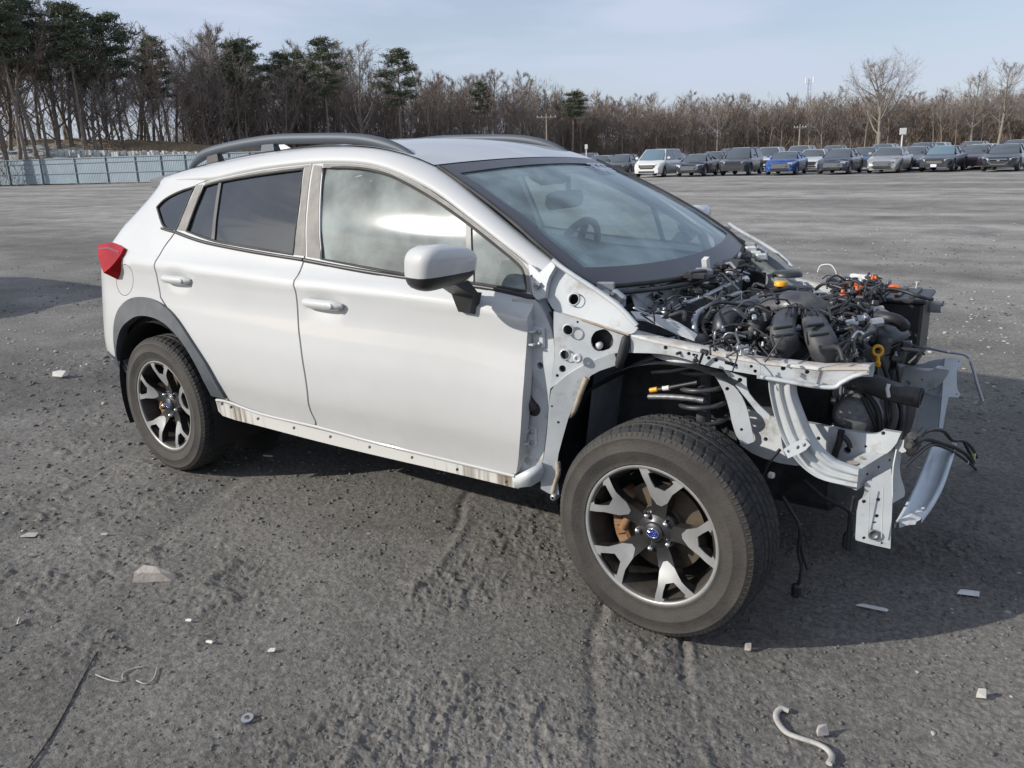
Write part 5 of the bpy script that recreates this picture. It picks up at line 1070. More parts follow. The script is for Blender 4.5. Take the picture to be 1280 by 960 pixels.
def clutter(n, x0, x1, y0, y1, z0, z1, mats_, smin, smax, seed, tubes=.45):
    rg = random.Random(seed)
    for i in range(n):
        p = at(rg.uniform(x0, x1), rg.uniform(y0, y1), z=rg.uniform(z0, z1)); m_ = rg.choice(mats_)
        if rg.random() < tubes:
            d_ = Vector((rg.gauss(0, .032), rg.gauss(0, .04), rg.gauss(0, .012))); MB().tube(crom([p-d_, p+Vector((rg.gauss(0, .02), rg.gauss(0, .02), .022)), p+d_], 4), rg.choice((.0025, .003, .0045, .0065)), 6).build('wire', m_ if rg.random() < .12 and m_ != 'white_plastic' else rg.choice(['hose_black', 'hose_black', 'bay_dark', 'blue_black']), eng)
        else:
            a, b, c_ = rg.uniform(smin, smax), rg.uniform(smin, smax), rg.uniform(smin, smax)*.7; rm = Matrix.Rotation(rg.uniform(-.4, .4), 3, 'X') @ rotz(rg.random()*3)
            k = MB(); k.box(p, (a, b, c_), rm, bev=.003)
            if rg.random() < .6: k.lathe([(a*.3, 0), (a*.3, c_*.5+.008), (0, c_*.5+.008)], p, axis=(0, 0, 1), n=8)
            k.build('connector', m_, eng)
clutter(60, 1038, 1100, 348, 382, .945, .985, ['black_plastic', 'hose_black', 'bay_dark', 'blue_black', 'black_plastic', 'alloy'], .012, .035, 71)
clutter(16, 955, 1060, 375, 400, .95, .985, ['hose_black', 'alloy', 'bay_dark', 'blue_black', 'hose_black'], .008, .022, 77, .6)
clutter(10, 1116, 1136, 428, 460, .82, .87, ['hose_black', 'alloy', 'bay_dark', 'zinc', 'black_plastic'], .012, .035, 78, .5)
clutter(26, 930, 1060, 372, 400, .95, 1.0, ['hose_black', 'alloy', 'zinc', 'blue_black'], .010, .025, 72, .6)
clutter(34, 1040, 1084, 395, 440, .88, .94, ['alloy', 'hose_black', 'bay_dark', 'zinc', 'blue_black'], .015, .04, 73)
clutter(70, 890, 1070, 362, 396, .955, 1.0, ['hose_black', 'zinc', 'bay_dark', 'alloy', 'black_plastic', 'hose_black'], .006, .018, 81, .62)
clutter(60, 880, 975, 395, 445, .90, .95, ['hose_black', 'zinc', 'bay_dark', 'alloy', 'black_plastic', 'white_plastic'], .006, .018, 82, .6)
clutter(40, 1036, 1100, 346, 372, .97, 1.0, ['black_plastic', 'hose_black', 'orange_plastic', 'white_plastic', 'bay_dark', 'black_plastic', 'alloy'], .008, .022, 83, .35)
clutter(36, 1040, 1080, 400, 445, .90, .94, ['alloy', 'zinc', 'hose_black', 'bay_dark', 'white_plastic'], .006, .02, 84, .5)
clutter(40, 800, 900, 362, 400, .97, 1.0, ['hose_black', 'zinc', 'bay_dark', 'white_plastic', 'sealer'], .006, .02, 85, .6)
clutter(30, 880, 960, 400, 440, .87, .91, ['hose_black', 'bay_dark', 'zinc', 'white_plastic', 'alloy'], .010, .03, 74)
clutter(22, 860, 930, 425, 452, .875, .9, ['zinc', 'sealer', 'white_plastic', 'hose_black'], .008, .022, 75, .3)
clutter(30, 880, 935, 322, 352, 1.0, 1.03, ['hose_black', 'zinc', 'bay_dark', 'white_plastic', 'alloy'], .010, .035, 76, .5)
for o in RIGHT+FR: mirror(o, car)
# ================================================================== background
# ---------------- fence, mound
def grd(px, D):
    """ground point at a photograph bearing and a distance"""
    d = ray(px, 480); v = Vector((d.x, d.y, 0)).normalized(); # bearing of the picture column near the horizon
    lo, hi = 0, 1
    p = C0.copy(); p.z = 0
    # refine the bearing so that the ground point at D really lies in this column
    a = math.atan2(v.y, v.x)
    for _ in range(12):
        q = Vector((CX+D*math.cos(a), CY+D*math.sin(a), 0)); e = proj(q)[0]-px; a += e/FPX*.9
    return q
def topz(q, py):
    lo, hi = 0., 80.
    for _ in range(40):
        mid = (lo+hi)/2
        if proj((q.x, q.y, mid))[1] > py: lo = mid
        else: hi = mid
    return lo
mat('fence_sheet', (.27, .33, .37), .5, .1, 0, col2=(.22, .28, .32), nscale=.6)
mat('fence_steel', (.20, .24, .275), .55, .3)
mat('mound_cover', (.40, .44, .45), .8, col2=(.28, .30, .29), nscale=.5, bump=.4, bscale=1)
mat('dry_grass', (.19, .135, .075), .9, col2=(.26, .2, .12), nscale=2)
mat('pale_block', (.50, .50, .48), .8)
posts_px = [-116, -72, -30, 11, 52, 95, 134, 171, 203, 233, 261, 288, 314, 339]
f0, f1 = at(0, 232.6, z=0), at(234, 227.6, z=0)
fdir = (f1-f0).normalized(); fn_ = Vector((fdir.y, -fdir.x, 0))
def fence_pt(px):
    d = ray(px, 215); 
    A = np.array([[d.x, -fdir.x], [d.y, -fdir.y]]); s_, t_ = np.linalg.solve(A, np.array([f0.x-CX, f0.y-CY])); return f0+fdir*t_
fh = topz(fence_pt(60), 198.3)
fence = empty('sheet_fence', fence_pt(95)); tag(fence, 'long pale blue corrugated metal fence below the wood at left', 'fence')
fo_ = fence.location.copy()
def fl_p(o): o.parent = fence; o.matrix_parent_inverse = Matrix.Translation(-fo_); return o
PP = [fence_pt(p) for p in posts_px]
for i in range(len(PP)-1):
    a, b = PP[i]+fdir*.04, PP[i+1]-fdir*.04; L_ = (b-a).length; k = int(L_/.11); m_ = MB(); rows = [[], []]
    for j in range(k*2+1):
        q = a.lerp(b, j/(k*2))+fn_*(.010*(1 if (j//2) % 2 else -1)); rows[0].append(q+Vector((0, 0, .12))); rows[1].append(q+Vector((0, 0, fh-.02)))
    m_.loft(rows, smooth=False); fl_p(m_.build('fence_panel', 'fence_sheet'))
    for z in (fh*.97, fh*.80, fh*.42): fl_p(MB().box((a+b)/2+fn_*.06+Vector((0, 0, z)), (L_, .05, .07), rotz(math.atan2(fdir.y, fdir.x))).build('fence_rail', 'fence_steel'))
for p in PP: fl_p(MB().box(p+fn_*.07+Vector((0, 0, fh/2)), (.11, .11, fh), rotz(math.atan2(fdir.y, fdir.x)), bev=.01).build('fence_post', 'fence_steel'))
# bank behind the fence
mb_ = MB(); rows = []
for i, px in enumerate(np.linspace(-200, 420, 60)):
    row = []
    for j, (dd, hz) in enumerate(((4, 0), (8, 1.6), (12, 2.9), (17, 3.5), (24, 3.3), (40, 2.2), (60, 1.2))):
        b_ = fence_pt(px)-fn_*dd; hh = hz*interp(px, [-200, 0, 60, 140, 240, 420], [1.7, 1.45, 1.3, 1.03, .9, .6]); row.append(b_+Vector((0, 0, max(0, hh+.35*math.sin(i*1.7+j)*(hz > 0)))))
    rows.append(row)
tag(mb_.loft(rows).build('earth_bank', 'dry_grass'), kind='structure')
mb_ = MB(); rows = []
for i, px in enumerate(np.linspace(-60, 62, 16)):
    row = []
    for j, (dd, hz) in enumerate(((3, 2.2), (6, 3.4), (9, 4.1), (11, 4.3), (12, 3.0))):
        b_ = fence_pt(px)-fn_*dd; row.append(b_+Vector((0, 0, hz*interp(px, [-60, 20, 62], [1.1, 1.0, .72])+.18*math.sin(i*2.1+j*1.3))))
    rows.append(row)
tag(mb_.loft(rows).build('covered_mound', 'mound_cover', fix=True), 'pale sheeted mound rising behind the fence at far left', 'mound')
rr_ = random.Random(3)
mb_ = MB()
for i in range(900):
    px = 40+rr_.random()*200; b_ = fence_pt(px)-fn_*(5+rr_.random()*14); z0 = 2.2*interp(px, [40, 240], [1.35, .9]); h_ = .5+rr_.random()*1.0; dx = Vector((rr_.uniform(-.3, .3), rr_.uniform(-.3, .3), 0)); w_ = Vector((.09, .06, 0)); p = b_+Vector((0, 0, z0))
    mb_.add([p-w_, p+w_, p+dx+Vector((0, 0, h_))], [(0, 1, 2)])
tag(mb_.build('dry_grass', 'dry_grass'), 'tan dry grass and brush on the bank behind the fence', 'grass', kind='stuff')
mb_ = MB()
for i in range(170):
    px = 52+rr_.random()*172; b_ = fence_pt(px)-fn_*(2.0+rr_.random()*2.5); mb_.box(b_+Vector((0, 0, fh-.15+rr_.random()*.5*interp(px, [52, 224], [1.1, .35])+interp(px, [52, 224], [.35, .0]))), (.3, .25, .5), rotz(rr_.random()*3))
tag(mb_.build('rubble', 'pale_block'), 'white broken rubble heaped along the top of the fence', 'rubble', kind='stuff')

# ---------------- woods
mat('bark', (.165, .142, .122), .9, col2=(.25, .215, .185), nscale=3, bump=.3, bscale=12)  # bark and twig tones lightened and warmed to stand in for haze
mat('bark_pale', (.24, .215, .18), .9, col2=(.15, .125, .10), nscale=2)
mat('twig', (.20, .155, .13), .9, col2=(.25, .195, .16), nscale=.5)
mat('twig_grey', (.22, .19, .165), .9, col2=(.28, .24, .21), nscale=.5)
mat('needles', (.072, .094, .058), .7, col2=(.125, .14, .08), nscale=.9, nlo=.4, nhi=.62)
mat('far_twigs', (.195, .16, .138), .95, col2=(.24, .20, .17), nscale=.15)
mat('far_twigs_warm', (.20, .155, .122), .95, col2=(.165, .132, .108), nscale=.12)
def prism(mb, p, q, r0, r1, n=5):
    t = (q-p).normalized(); a = Vector((1, 0, 0)) if abs(t.x) < .8 else Vector((0, 1, 0)); u = t.cross(a).normalized(); v = t.cross(u)
    vs = [p+(u*math.cos(2*math.pi*j/n)+v*math.sin(2*math.pi*j/n))*r0 for j in range(n)]+[q+(u*math.cos(2*math.pi*j/n)+v*math.sin(2*math.pi*j/n))*r1 for j in range(n)]
    mb.add(vs, [(j, (j+1) % n, n+(j+1) % n, n+j) for j in range(n)], True)
def blade(mb, p, q, w_, rg):
    t = q-p; s_ = t.cross(Vector((rg.uniform(-1, 1), rg.uniform(-1, 1), rg.uniform(-1, 1)))); 
    if s_.length < 1e-6: return
    s_ = s_.normalized()*w_; mb.add([p-s_, p+s_, q], [(0, 1, 2)])
def bare_tree(seed, H=20, spread=1.0, start=.3, nl=16, tw=1.0, r0=.26, open_=False):
    rg = random.Random(seed); tr = MB(); cr = MB(); pts = [Vector((0, 0, -.3))]; d = Vector((rg.uniform(-.06, .06), rg.uniform(-.06, .06), 1)); k = 9
    for i in range(k): d = (d+Vector((rg.uniform(-.09, .09), rg.uniform(-.09, .09), 0))).normalized(); pts.append(pts[-1]+d*H*.92/k)
    rs = [r0*(1-i/k)**.8+.03 for i in range(k+1)]
    for i in range(k): prism(tr, pts[i], pts[i+1], rs[i], rs[i+1], 6)
    def tip(t): i = min(int(t*k), k-1); return pts[i].lerp(pts[i+1], t*k-i), rs[min(i+1, k)]
    def twigs(p, dirn, ln, n):
        for _ in range(int(n*tw)):
            q = p+(dirn+Vector((rg.gauss(0, .6), rg.gauss(0, .6), rg.gauss(.12, .5)))).normalized()*ln*rg.uniform(.5, 1.1); blade(cr, p, q, .022, rg)
            for _ in range(2):
                s_ = p.lerp(q, rg.uniform(.3, .9)); blade(cr, s_, s_+((q-p).normalized()+Vector((rg.gauss(0, .7), rg.gauss(0, .7), rg.gauss(.1, .6)))).normalized()*ln*rg.uniform(.25, .6), .016, rg)
    for l in range(nl):
        t = start+(1-start)*(l+rg.random())/nl*.98; p, rb = tip(min(t, .99)); az = l*2.4+rg.uniform(-.6, .6)
        ln = H*spread*(.34*(1-((t-start)/(1-start))**1.4)+.07)*rg.uniform(.7, 1.15); el = R(rg.uniform(28, 58)) if not open_ else R(rg.uniform(18, 52))
        dv = Vector((math.cos(az)*math.cos(el), math.sin(az)*math.cos(el), math.sin(el))); r_ = max(.03, rb*.5); q = p; nseg = 5
        for s_ in range(nseg):
            dv = (dv+Vector((rg.gauss(0, .13), rg.gauss(0, .13), rg.gauss(.10, .1)))).normalized(); q2 = q+dv*ln/nseg; ra, rb_ = r_*(1-s_/nseg)+.012, r_*(1-(s_+1)/nseg)+.010; prism(tr, q, q2, ra, rb_, 4)
            if s_ > 0:
                for _ in range(3):
                    pz_ = q.lerp(q2, rg.random()); d2 = (dv+Vector((rg.gauss(0, .55), rg.gauss(0, .55), rg.gauss(.18, .4)))).normalized(); l2 = ln*rg.uniform(.18, .42); q3 = pz_+d2*l2; prism(cr, pz_, q3, .022, .009, 3)
                    for u in (.35, .6, .8, 1.0): twigs(pz_.lerp(q3, u), d2, max(.6, l2*.5), 2.2)
            q = q2
        twigs(q, dv, max(.8, ln*.25), 6)
    return tr, cr
def pine_tree(seed, H=24, bare=.5, r0=.28, wid=1.0):
    rg = random.Random(seed); tr = MB(); cr = MB(); pts = [Vector((0, 0, -.3))]; k = 8; d = Vector((rg.uniform(-.03, .03), rg.uniform(-.03, .03), 1))
    for i in range(k): d = (d+Vector((rg.uniform(-.03, .03), rg.uniform(-.03, .03), 0))).normalized(); pts.append(pts[-1]+d*H*.97/k)
    for i in range(k): prism(tr, pts[i], pts[i+1], r0*(1-i/k*.85), r0*(1-(i+1)/k*.85), 6)
    for l in range(34):
        t = bare+(1-bare)*(l+rg.random())/34; i = min(int(t*k), k-1); p = pts[i].lerp(pts[i+1], t*k-i); f_ = (t-bare)/(1-bare)
        ln = H*.16*wid*(math.sin(math.pi*min(1, .18+.8*f_))**.8)*rg.uniform(.55, 1.15)+.5; az = l*2.39+rg.uniform(-.5, .5); el = R(rg.uniform(-6, 30)); dv = Vector((math.cos(az)*math.cos(el), math.sin(az)*math.cos(el), math.sin(el))); q = p+dv*ln; prism(tr, p, q, .06, .02, 4)
        for c_ in range(5):
            o = p.lerp(q, .35+.65*(c_+rg.random())/5)+Vector((rg.gauss(0, .25), rg.gauss(0, .25), rg.gauss(.1, .15)))
            for _ in range(30):
                v = Vector((rg.gauss(0, 1), rg.gauss(0, 1), rg.gauss(.25, .6))); v = v.normalized()*rg.uniform(.3, .85); s_ = o+Vector((rg.gauss(0, .42), rg.gauss(0, .42), rg.gauss(0, .17))); blade(cr, s_, s_+v, .085, rg)
    for l in range(7):
        t = bare*rg.uniform(.35, 1); i = min(int(t*k), k-1); p = pts[i].lerp(pts[i+1], t*k-i); az = rg.random()*6.28; prism(tr, p, p+Vector((math.cos(az), math.sin(az), rg.uniform(-.1, .4)))*rg.uniform(.6, 1.8), .03, .01, 3)
    return tr, cr
BT = [bare_tree(s, H, sp, st, nl) for s, H, sp, st, nl in ((1, 20, .9, .33, 15), (2, 20, .75, .42, 13), (3, 20, 1.05, .28, 17), (4, 20, .8, .5, 12), (5, 20, .95, .3, 18), (6, 20, .7, .38, 14))]
BTm = []
for i, (a, b) in enumerate(BT):
    BTm.append((a.build('trunk', 'bark'), b.build('crown', 'twig' if i % 2 else 'twig_grey')))
PTm = []
for s, bare, wd in ((11, .60, .95), (12, .68, .75), (13, .55, 1.05), (14, .64, .85)):
    a, b = pine_tree(s, 24, bare, wid=wd); PTm.append((a.build('trunk', 'bark'), b.build('crown', 'needles')))
big = bare_tree(77, 20, 1.55, .24, 22, 1.3, .5, True); BIG = (big[0].build('trunk', 'bark_pale'), big[1].build('crown', 'twig_grey'))
big2 = bare_tree(78, 20, 1.15, .3, 20, 1.2, .4, True); BIG2 = (big2[0].build('trunk', 'bark_pale'), big2[1].build('crown', 'twig_grey'))
pale = [bare_tree(s, 20, .55, .5, 12, .9, .2) for s in (91, 92)]; PALE = [(a.build('trunk', 'bark_pale'), b.build('crown', 'twig_grey')) for a, b in pale]
used_ = set()
def plant(src, name, q, h, base_h, rz, label, group=None, sxy=None, lean=(0, 0)):
    e = empty(name, q, rz); e.rotation_euler = (lean[0], lean[1], rz); s_ = h/base_h; e.scale = ((sxy or s_), (sxy or s_), s_); tag(e, label, 'tree', group)
    for o in src:
        if o.name in used_: c = o.copy(); COL.objects.link(c)
        else: c = o; used_.add(o.name)
        c.parent = e
    return e
TOPX = [-80, 0, 60, 100, 150, 200, 240, 300, 345, 400, 440, 475, 540, 590, 640, 690, 725, 760, 800, 860, 900, 960, 1000, 1050, 1110, 1160, 1200, 1240, 1280, 1360]
TOPY = [-45, -32, -14, -6, 2, 26, 38, 28, 50, 42, 54, 72, 72, 82, 80, 82, 106, 112, 112, 110, 112, 110, 103, 104, 104, 106, 104, 100, 100, 104]
DX, DD = [-80, 0, 240, 500, 720, 900, 1360], [112, 112, 118, 135, 165, 200, 210]
rt = random.Random(21)
ZN = [(60, 'above the sheeted mound at far left'), (150, 'above the tan brush behind the fence'), (240, 'behind the right end of the visible fence'), (330, 'behind the rear part of the near roof rail'), (430, 'behind the middle of the near roof rail'), (520, 'behind the front tip of the near roof rail'), (620, 'behind the crossover roof, left of the small pine'), (715, 'behind the far roof rail and the utility pole'), (790, 'beyond the dark olive hatchback'), (860, 'beyond the white minivan'), (910, 'beyond the black coupe'), (960, 'beyond the dark grey sport utility vehicle'), (1020, 'beyond the bright blue coupe'), (1080, 'beyond the slate sedan'), (1150, 'beyond the silver sedan, around the great spreading tree'), (1210, 'beyond the charcoal sedan'), (9999, 'beyond the black sedan at the right edge')]
def zones(px):
    z = next(t for lim, t in ZN if px < lim); return 'bare leafless tree in the wood '+z, 'bare trees '+z
for row, (extra, sp_, fmin, fmax) in enumerate(((0, 15, .66, 1.03), (9, 15, .7, 1.05), (20, 17, .66, 1.0))):
    px = -70+row*5
    while px < 1345:
        D = interp(px, DX, DD)+extra+rt.uniform(-3, 3); q = grd(px, D); h = topz(q, interp(px, TOPX, TOPY))*rt.uniform(fmin, fmax); la, gr = zones(px)
        src = rt.choice(BTm) if not (px > 830 and rt.random() < .22) else rt.choice(PALE)
        plant(src, 'bare_tree', q, h, 20, rt.random()*6.28, la, gr, lean=(rt.uniform(-.05, .05), rt.uniform(-.05, .05))); px += sp_*rt.uniform(.6, 1.4)*(1.35 if px < 230 else 1)
def PZ(px):
    z = 'at the far left corner above the sheeted mound' if px < 45 else 'above the left half of the fence' if px < 110 else 'above the middle of the fence' if px < 165 else 'above the right end of the fence' if px < 250 else 'first of two pairs behind the near roof rail' if px < 340 else 'second of two pairs behind the near roof rail'
    return 'dark green pine with a high crown '+z, 'pines '+z
pines = [(-40, -45), (-12, -38), (16, -30), (40, -22), (66, -10), (112, -2), (132, 6), (160, 14), (209, 42), (305, 46), (322, 42), (362, 62), (386, 60), (-25, -20)]
for i, (px, ty) in enumerate(pines):
    D = interp(px, DX, DD)-2+rt.uniform(-5, 12); q = grd(px, D)
    plant(PTm[i % 4], 'pine_tree', q, topz(q, ty), 24, rt.random()*6.28, *PZ(px))
q = grd(414, 122); plant(PTm[0], 'pine_tree', q, topz(q, 42), 24, .5, 'tall broad pine rising above the rear end of the crossover roof rail')
q = grd(505, 128); plant(PTm[2], 'pine_tree', q, topz(q, 57), 24, 2.1, 'lone narrow pine standing clear above bare trees behind the crossover roof', sxy=.85)
q = grd(607, 150); plant(PTm[3], 'pine_tree', q, topz(q, 100), 24, 1.1, 'small pine half hidden among bare trees right of the lone tall pine', sxy=.6)
q = grd(716, 158); plant(PTm[1], 'pine_tree', q, topz(q, 112), 24, 4.1, 'dark round evergreen at the end of the higher wood, above the sign post', sxy=.8)
q = grd(455, 126); plant(BTm[2], 'bare_tree', q, topz(q, 46), 20, 2.2, 'tall bare tree just right of the broad pine, open twiggy crown against the sky')
q = grd(1098, 172); plant(BIG, 'bare_tree', q, topz(q, 70), 20, 2.0, 'great spreading bare tree towering over the wood beside the white sign', lean=(0, .03))
q = grd(1246, 178); plant(BIG2, 'bare_tree', q, topz(q, 72), 20, 1.0, 'tall bare tree at the right edge, taller one of the pair')
q = grd(1214, 180); plant(BIG2, 'bare_tree', q, topz(q, 86), 20, 3.5, 'tall bare tree at the right edge, slimmer one of the pair', sxy=.7)
q = grd(1284, 185); plant(BTm[4], 'bare_tree', q, topz(q, 92), 20, 4, 'bare tree cut off by the right edge of the view')
q = grd(896, 185); plant(BTm[0], 'bare_tree', q, topz(q, 114), 20, 4, 'rounded brownish tree above the dark sport utility vehicle')
# dense twigs between and behind the trunks: a mass
def thicket(name, label, m, n, px0, px1, f0_, f1_, seed, back0, back1, w0_, w1_, lo=.0):
    rg = np.random.RandomState(seed); V = []; 
    px = px0+(px1-px0)*rg.rand(n)
    cache = {}
    # twigs fan out in clumps, so the mass reads as crowns and gaps
    nb = max(40, n//90); bi = rg.randint(0, nb, n); bpx = px0+(px1-px0)*rg.rand(nb); bz_ = rg.rand(nb)**.8; br = 1.0+2.2*rg.rand(nb)
    bb_ = back0+(back1-back0)*rg.rand(nb); BP = np.zeros((nb, 3))
    for b in range(nb):
        k = int(bpx[b]//6)
        if k not in cache: q_ = grd(k*6+3, interp(k*6+3, DX, DD)); cache[k] = (q_, topz(q_, interp(k*6+3, TOPX, TOPY)), (q_-C0))
        q_, h_, dv = cache[k]; dv = Vector((dv.x, dv.y, 0)).normalized(); hb = h_*(f0_+(f1_-f0_)*rg.rand()); BP[b] = (q_.x+dv.x*bb_[b]-dv.y*rg.randn(), q_.y+dv.y*bb_[b]+dv.x*rg.randn(), max(br[b]*.6, (hb-br[b])*bz_[b]))
    u = rg.randn(n, 3); u /= np.linalg.norm(u, axis=1)[:, None]; P = BP[bi]+u*(br[bi]*rg.rand(n)**.45)[:, None]; P[:, 2] = np.maximum(P[:, 2], .1)
    dr = u*.5+rg.randn(n, 3)*.45; dr[:, 2] += .75; dr /= np.linalg.norm(dr, axis=1)[:, None]; ln = .5+1.3*rg.rand(n); w_ = w0_+(w1_-w0_)*rg.rand(n); qa = rg.rand(n)*6.28
    A = P.copy(); B = P.copy(); A[:, 0] -= np.cos(qa)*w_; A[:, 1] -= np.sin(qa)*w_; B[:, 0] += np.cos(qa)*w_; B[:, 1] += np.sin(qa)*w_; Cc = P+dr*ln[:, None]
    co = np.stack([A, B, Cc], 1).reshape(-1, 3); F = np.arange(n*3); me = bpy.data.meshes.new(name); me.vertices.add(n*3); me.vertices.foreach_set('co', co.ravel()); me.loops.add(n*3); me.loops.foreach_set('vertex_index', F); me.polygons.add(n); me.polygons.foreach_set('loop_start', np.arange(n)*3); me.update(); me.validate(); me.materials.append(MATS[m]); o = bpy.data.objects.new(name, me); COL.objects.link(o); tag(o, label, 'wood', kind='stuff')
thicket('distant_wood', 'dense grey brown mass of twigs deep inside the wood behind the fence', 'far_twigs', 22000, -90, 260, .2, .7, 5, 8, 50, .012, .035)
thicket('distant_wood', 'dense grey brown mass of twigs deep inside the wood behind the crossover', 'far_twigs', 150000, 240, 740, .55, .97, 15, 3, 40, .02, .055)
thicket('distant_wood', 'dense warm brown mass of twigs in the wood beyond the parked cars', 'far_twigs_warm', 220000, 700, 1370, .66, 1.0, 6, 0, 40, .02, .06)
thicket('underbrush', 'brown underbrush along the foot of the wood', 'far_twigs_warm', 22000, -90, 1370, .05, .20, 8, -4, 12, .02, .05)
hl_ = MB(); rows = [[], [], []]
for px in np.linspace(-130, 1420, 60):
    for j, (bb, hz) in enumerate(((45, 0), (60, .42), (160, .55))):
        D = interp(px, DX, DD); q = grd(px, D+bb); h = topz(grd(px, D), interp(px, TOPX, TOPY)); rows[j].append(q+Vector((0, 0, h*hz*interp(px, [150, 420], [.25, 1])*(1+.1*math.sin(px*.11)))))
tag(hl_.loft(rows).build('wooded_rise', 'far_twigs'), kind='structure')

# ---------------- poles, signs, mast
mat('pole_wood', (.30, .26, .21), .85, col2=(.22, .19, .15), nscale=6)
mat('sign_white', (.62, .62, .60), .5)
def pole(px, D, ty, label, arm=1.4, w_=.11):
    q = grd(px, D); h = topz(q, ty); e = empty('utility_pole', q); tag(e, label, 'pole'); MB().tube([(0, 0, -.2), (0, 0, h)], [w_*1.25, w_*.8], 8).build('post', 'pole_wood', e); v = rotz(YAW)
    MB().box((0, 0, h-.5), (arm*2, .12, .14), v).build('crossarm', 'pole_wood', e)
    for s_ in (-.9, -.45, .45, .9): MB().lathe([(.05, 0), (.06, .1), (.02, .16)], v @ Vector((s_*arm, 0, 0))+Vector((0, 0, h-.43)), axis=(0, 0, 1), n=8).build('insulator', 'sign_white', e)
    for s_ in (-1, 1): MB().tube([v @ Vector((s_*arm*.55, 0, 0))+Vector((0, 0, h-.5)), (0, 0, h-1.2)], .03, 5).build('brace', 'pole_wood', e)
pole(684, 120, 142, 'wooden utility pole with crossarm above the far roof rail of the crossover')
pole(997.5, 130, 155, 'wooden utility pole with crossarm above the blue damaged car', arm=.9)
def signpost(px, D, ty, label, w_, h_):
    q = grd(px, D); h = topz(q, ty); e = empty('sign_post', q, YAW-.2); tag(e, label, 'sign'); MB().tube([(0, 0, 0), (0, 0, h)], .05, 8).build('post', 'sign_white', e); MB().box((0, -.06, h-h_/2), (w_, .04, h_), bev=.01).build('sign_board', 'sign_white', e)
signpost(1124, 62, 160, 'white square sign on a post above the silver damaged sedan', .42, .42); signpost(733, 75, 180.5, 'short white sign post behind the windscreen edge of the crossover', .25, .4)
q = grd(1006, 420); h = topz(q, 98); e = empty('radio_mast', q); tag(e, 'thin lattice mast with antennas rising over the far wood', 'mast')
m_ = MB()
for a in range(3):
    c_ = Vector((math.cos(a*2.09), math.sin(a*2.09), 0)); m_.tube([c_*1.6, c_*.7+Vector((0, 0, h))], .10, 4)
for z in np.linspace(4, h-1, 16):
    rr0 = 1.6-.9*z/h; pp = [Vector((math.cos(a*2.09)*rr0, math.sin(a*2.09)*rr0, z)) for a in range(4)]
    m_.tube(pp, .06, 4)
m_.build('lattice', 'fence_steel', e)
for s_ in (-1, 1): MB().box((s_*1.7, 0, h-.8), (.5, .5, 2.6)).build('antenna', 'sign_white', e); 
MB().box((0, 0, h-2), (4, .2, .2)).build('platform', 'fence_steel', e)

# ---------------- parked cars
mat('car_glass', (.065, .08, .09), .08, 0, 0, spec=.9)  # base lifted towards blue to stand in for sky reflection
mat('car_glass_blue', (.10, .16, .20), .08, 0, 0, spec=.9)
mat('headlamp', (.5, .52, .54), .12, .2, 1)
mat('car_black', (.014, .014, .015), .5)
mat('alloy_rim', (.35, .35, .36), .4, .6)
mat('plate_white', (.6, .62, .66), .5)
TYPES = {  # L, W, H, hood z, cowl x, roof front, roof rear, tail-glass base x, deck z, clearance, hood nose z
    'sedan': (4.75, 1.84, 1.46, .98, 1.02, .38, -.85, -1.62, 1.04, .20, .72), 'suv': (4.6, 1.85, 1.70, 1.08, 1.08, .52, -1.75, -2.12, 1.12, .24, .86), 'van': (5.1, 1.98, 1.76, 1.06, 1.55, .72, -2.15, -2.42, 1.1, .20, .82),
    'coupe': (4.6, 1.85, 1.38, .96, .88, .25, -.62, -1.6, 1.02, .18, .72), 'hatch': (4.2, 1.76, 1.5, .98, 1.0, .42, -1.5, -1.95, 1.05, .2, .74)}
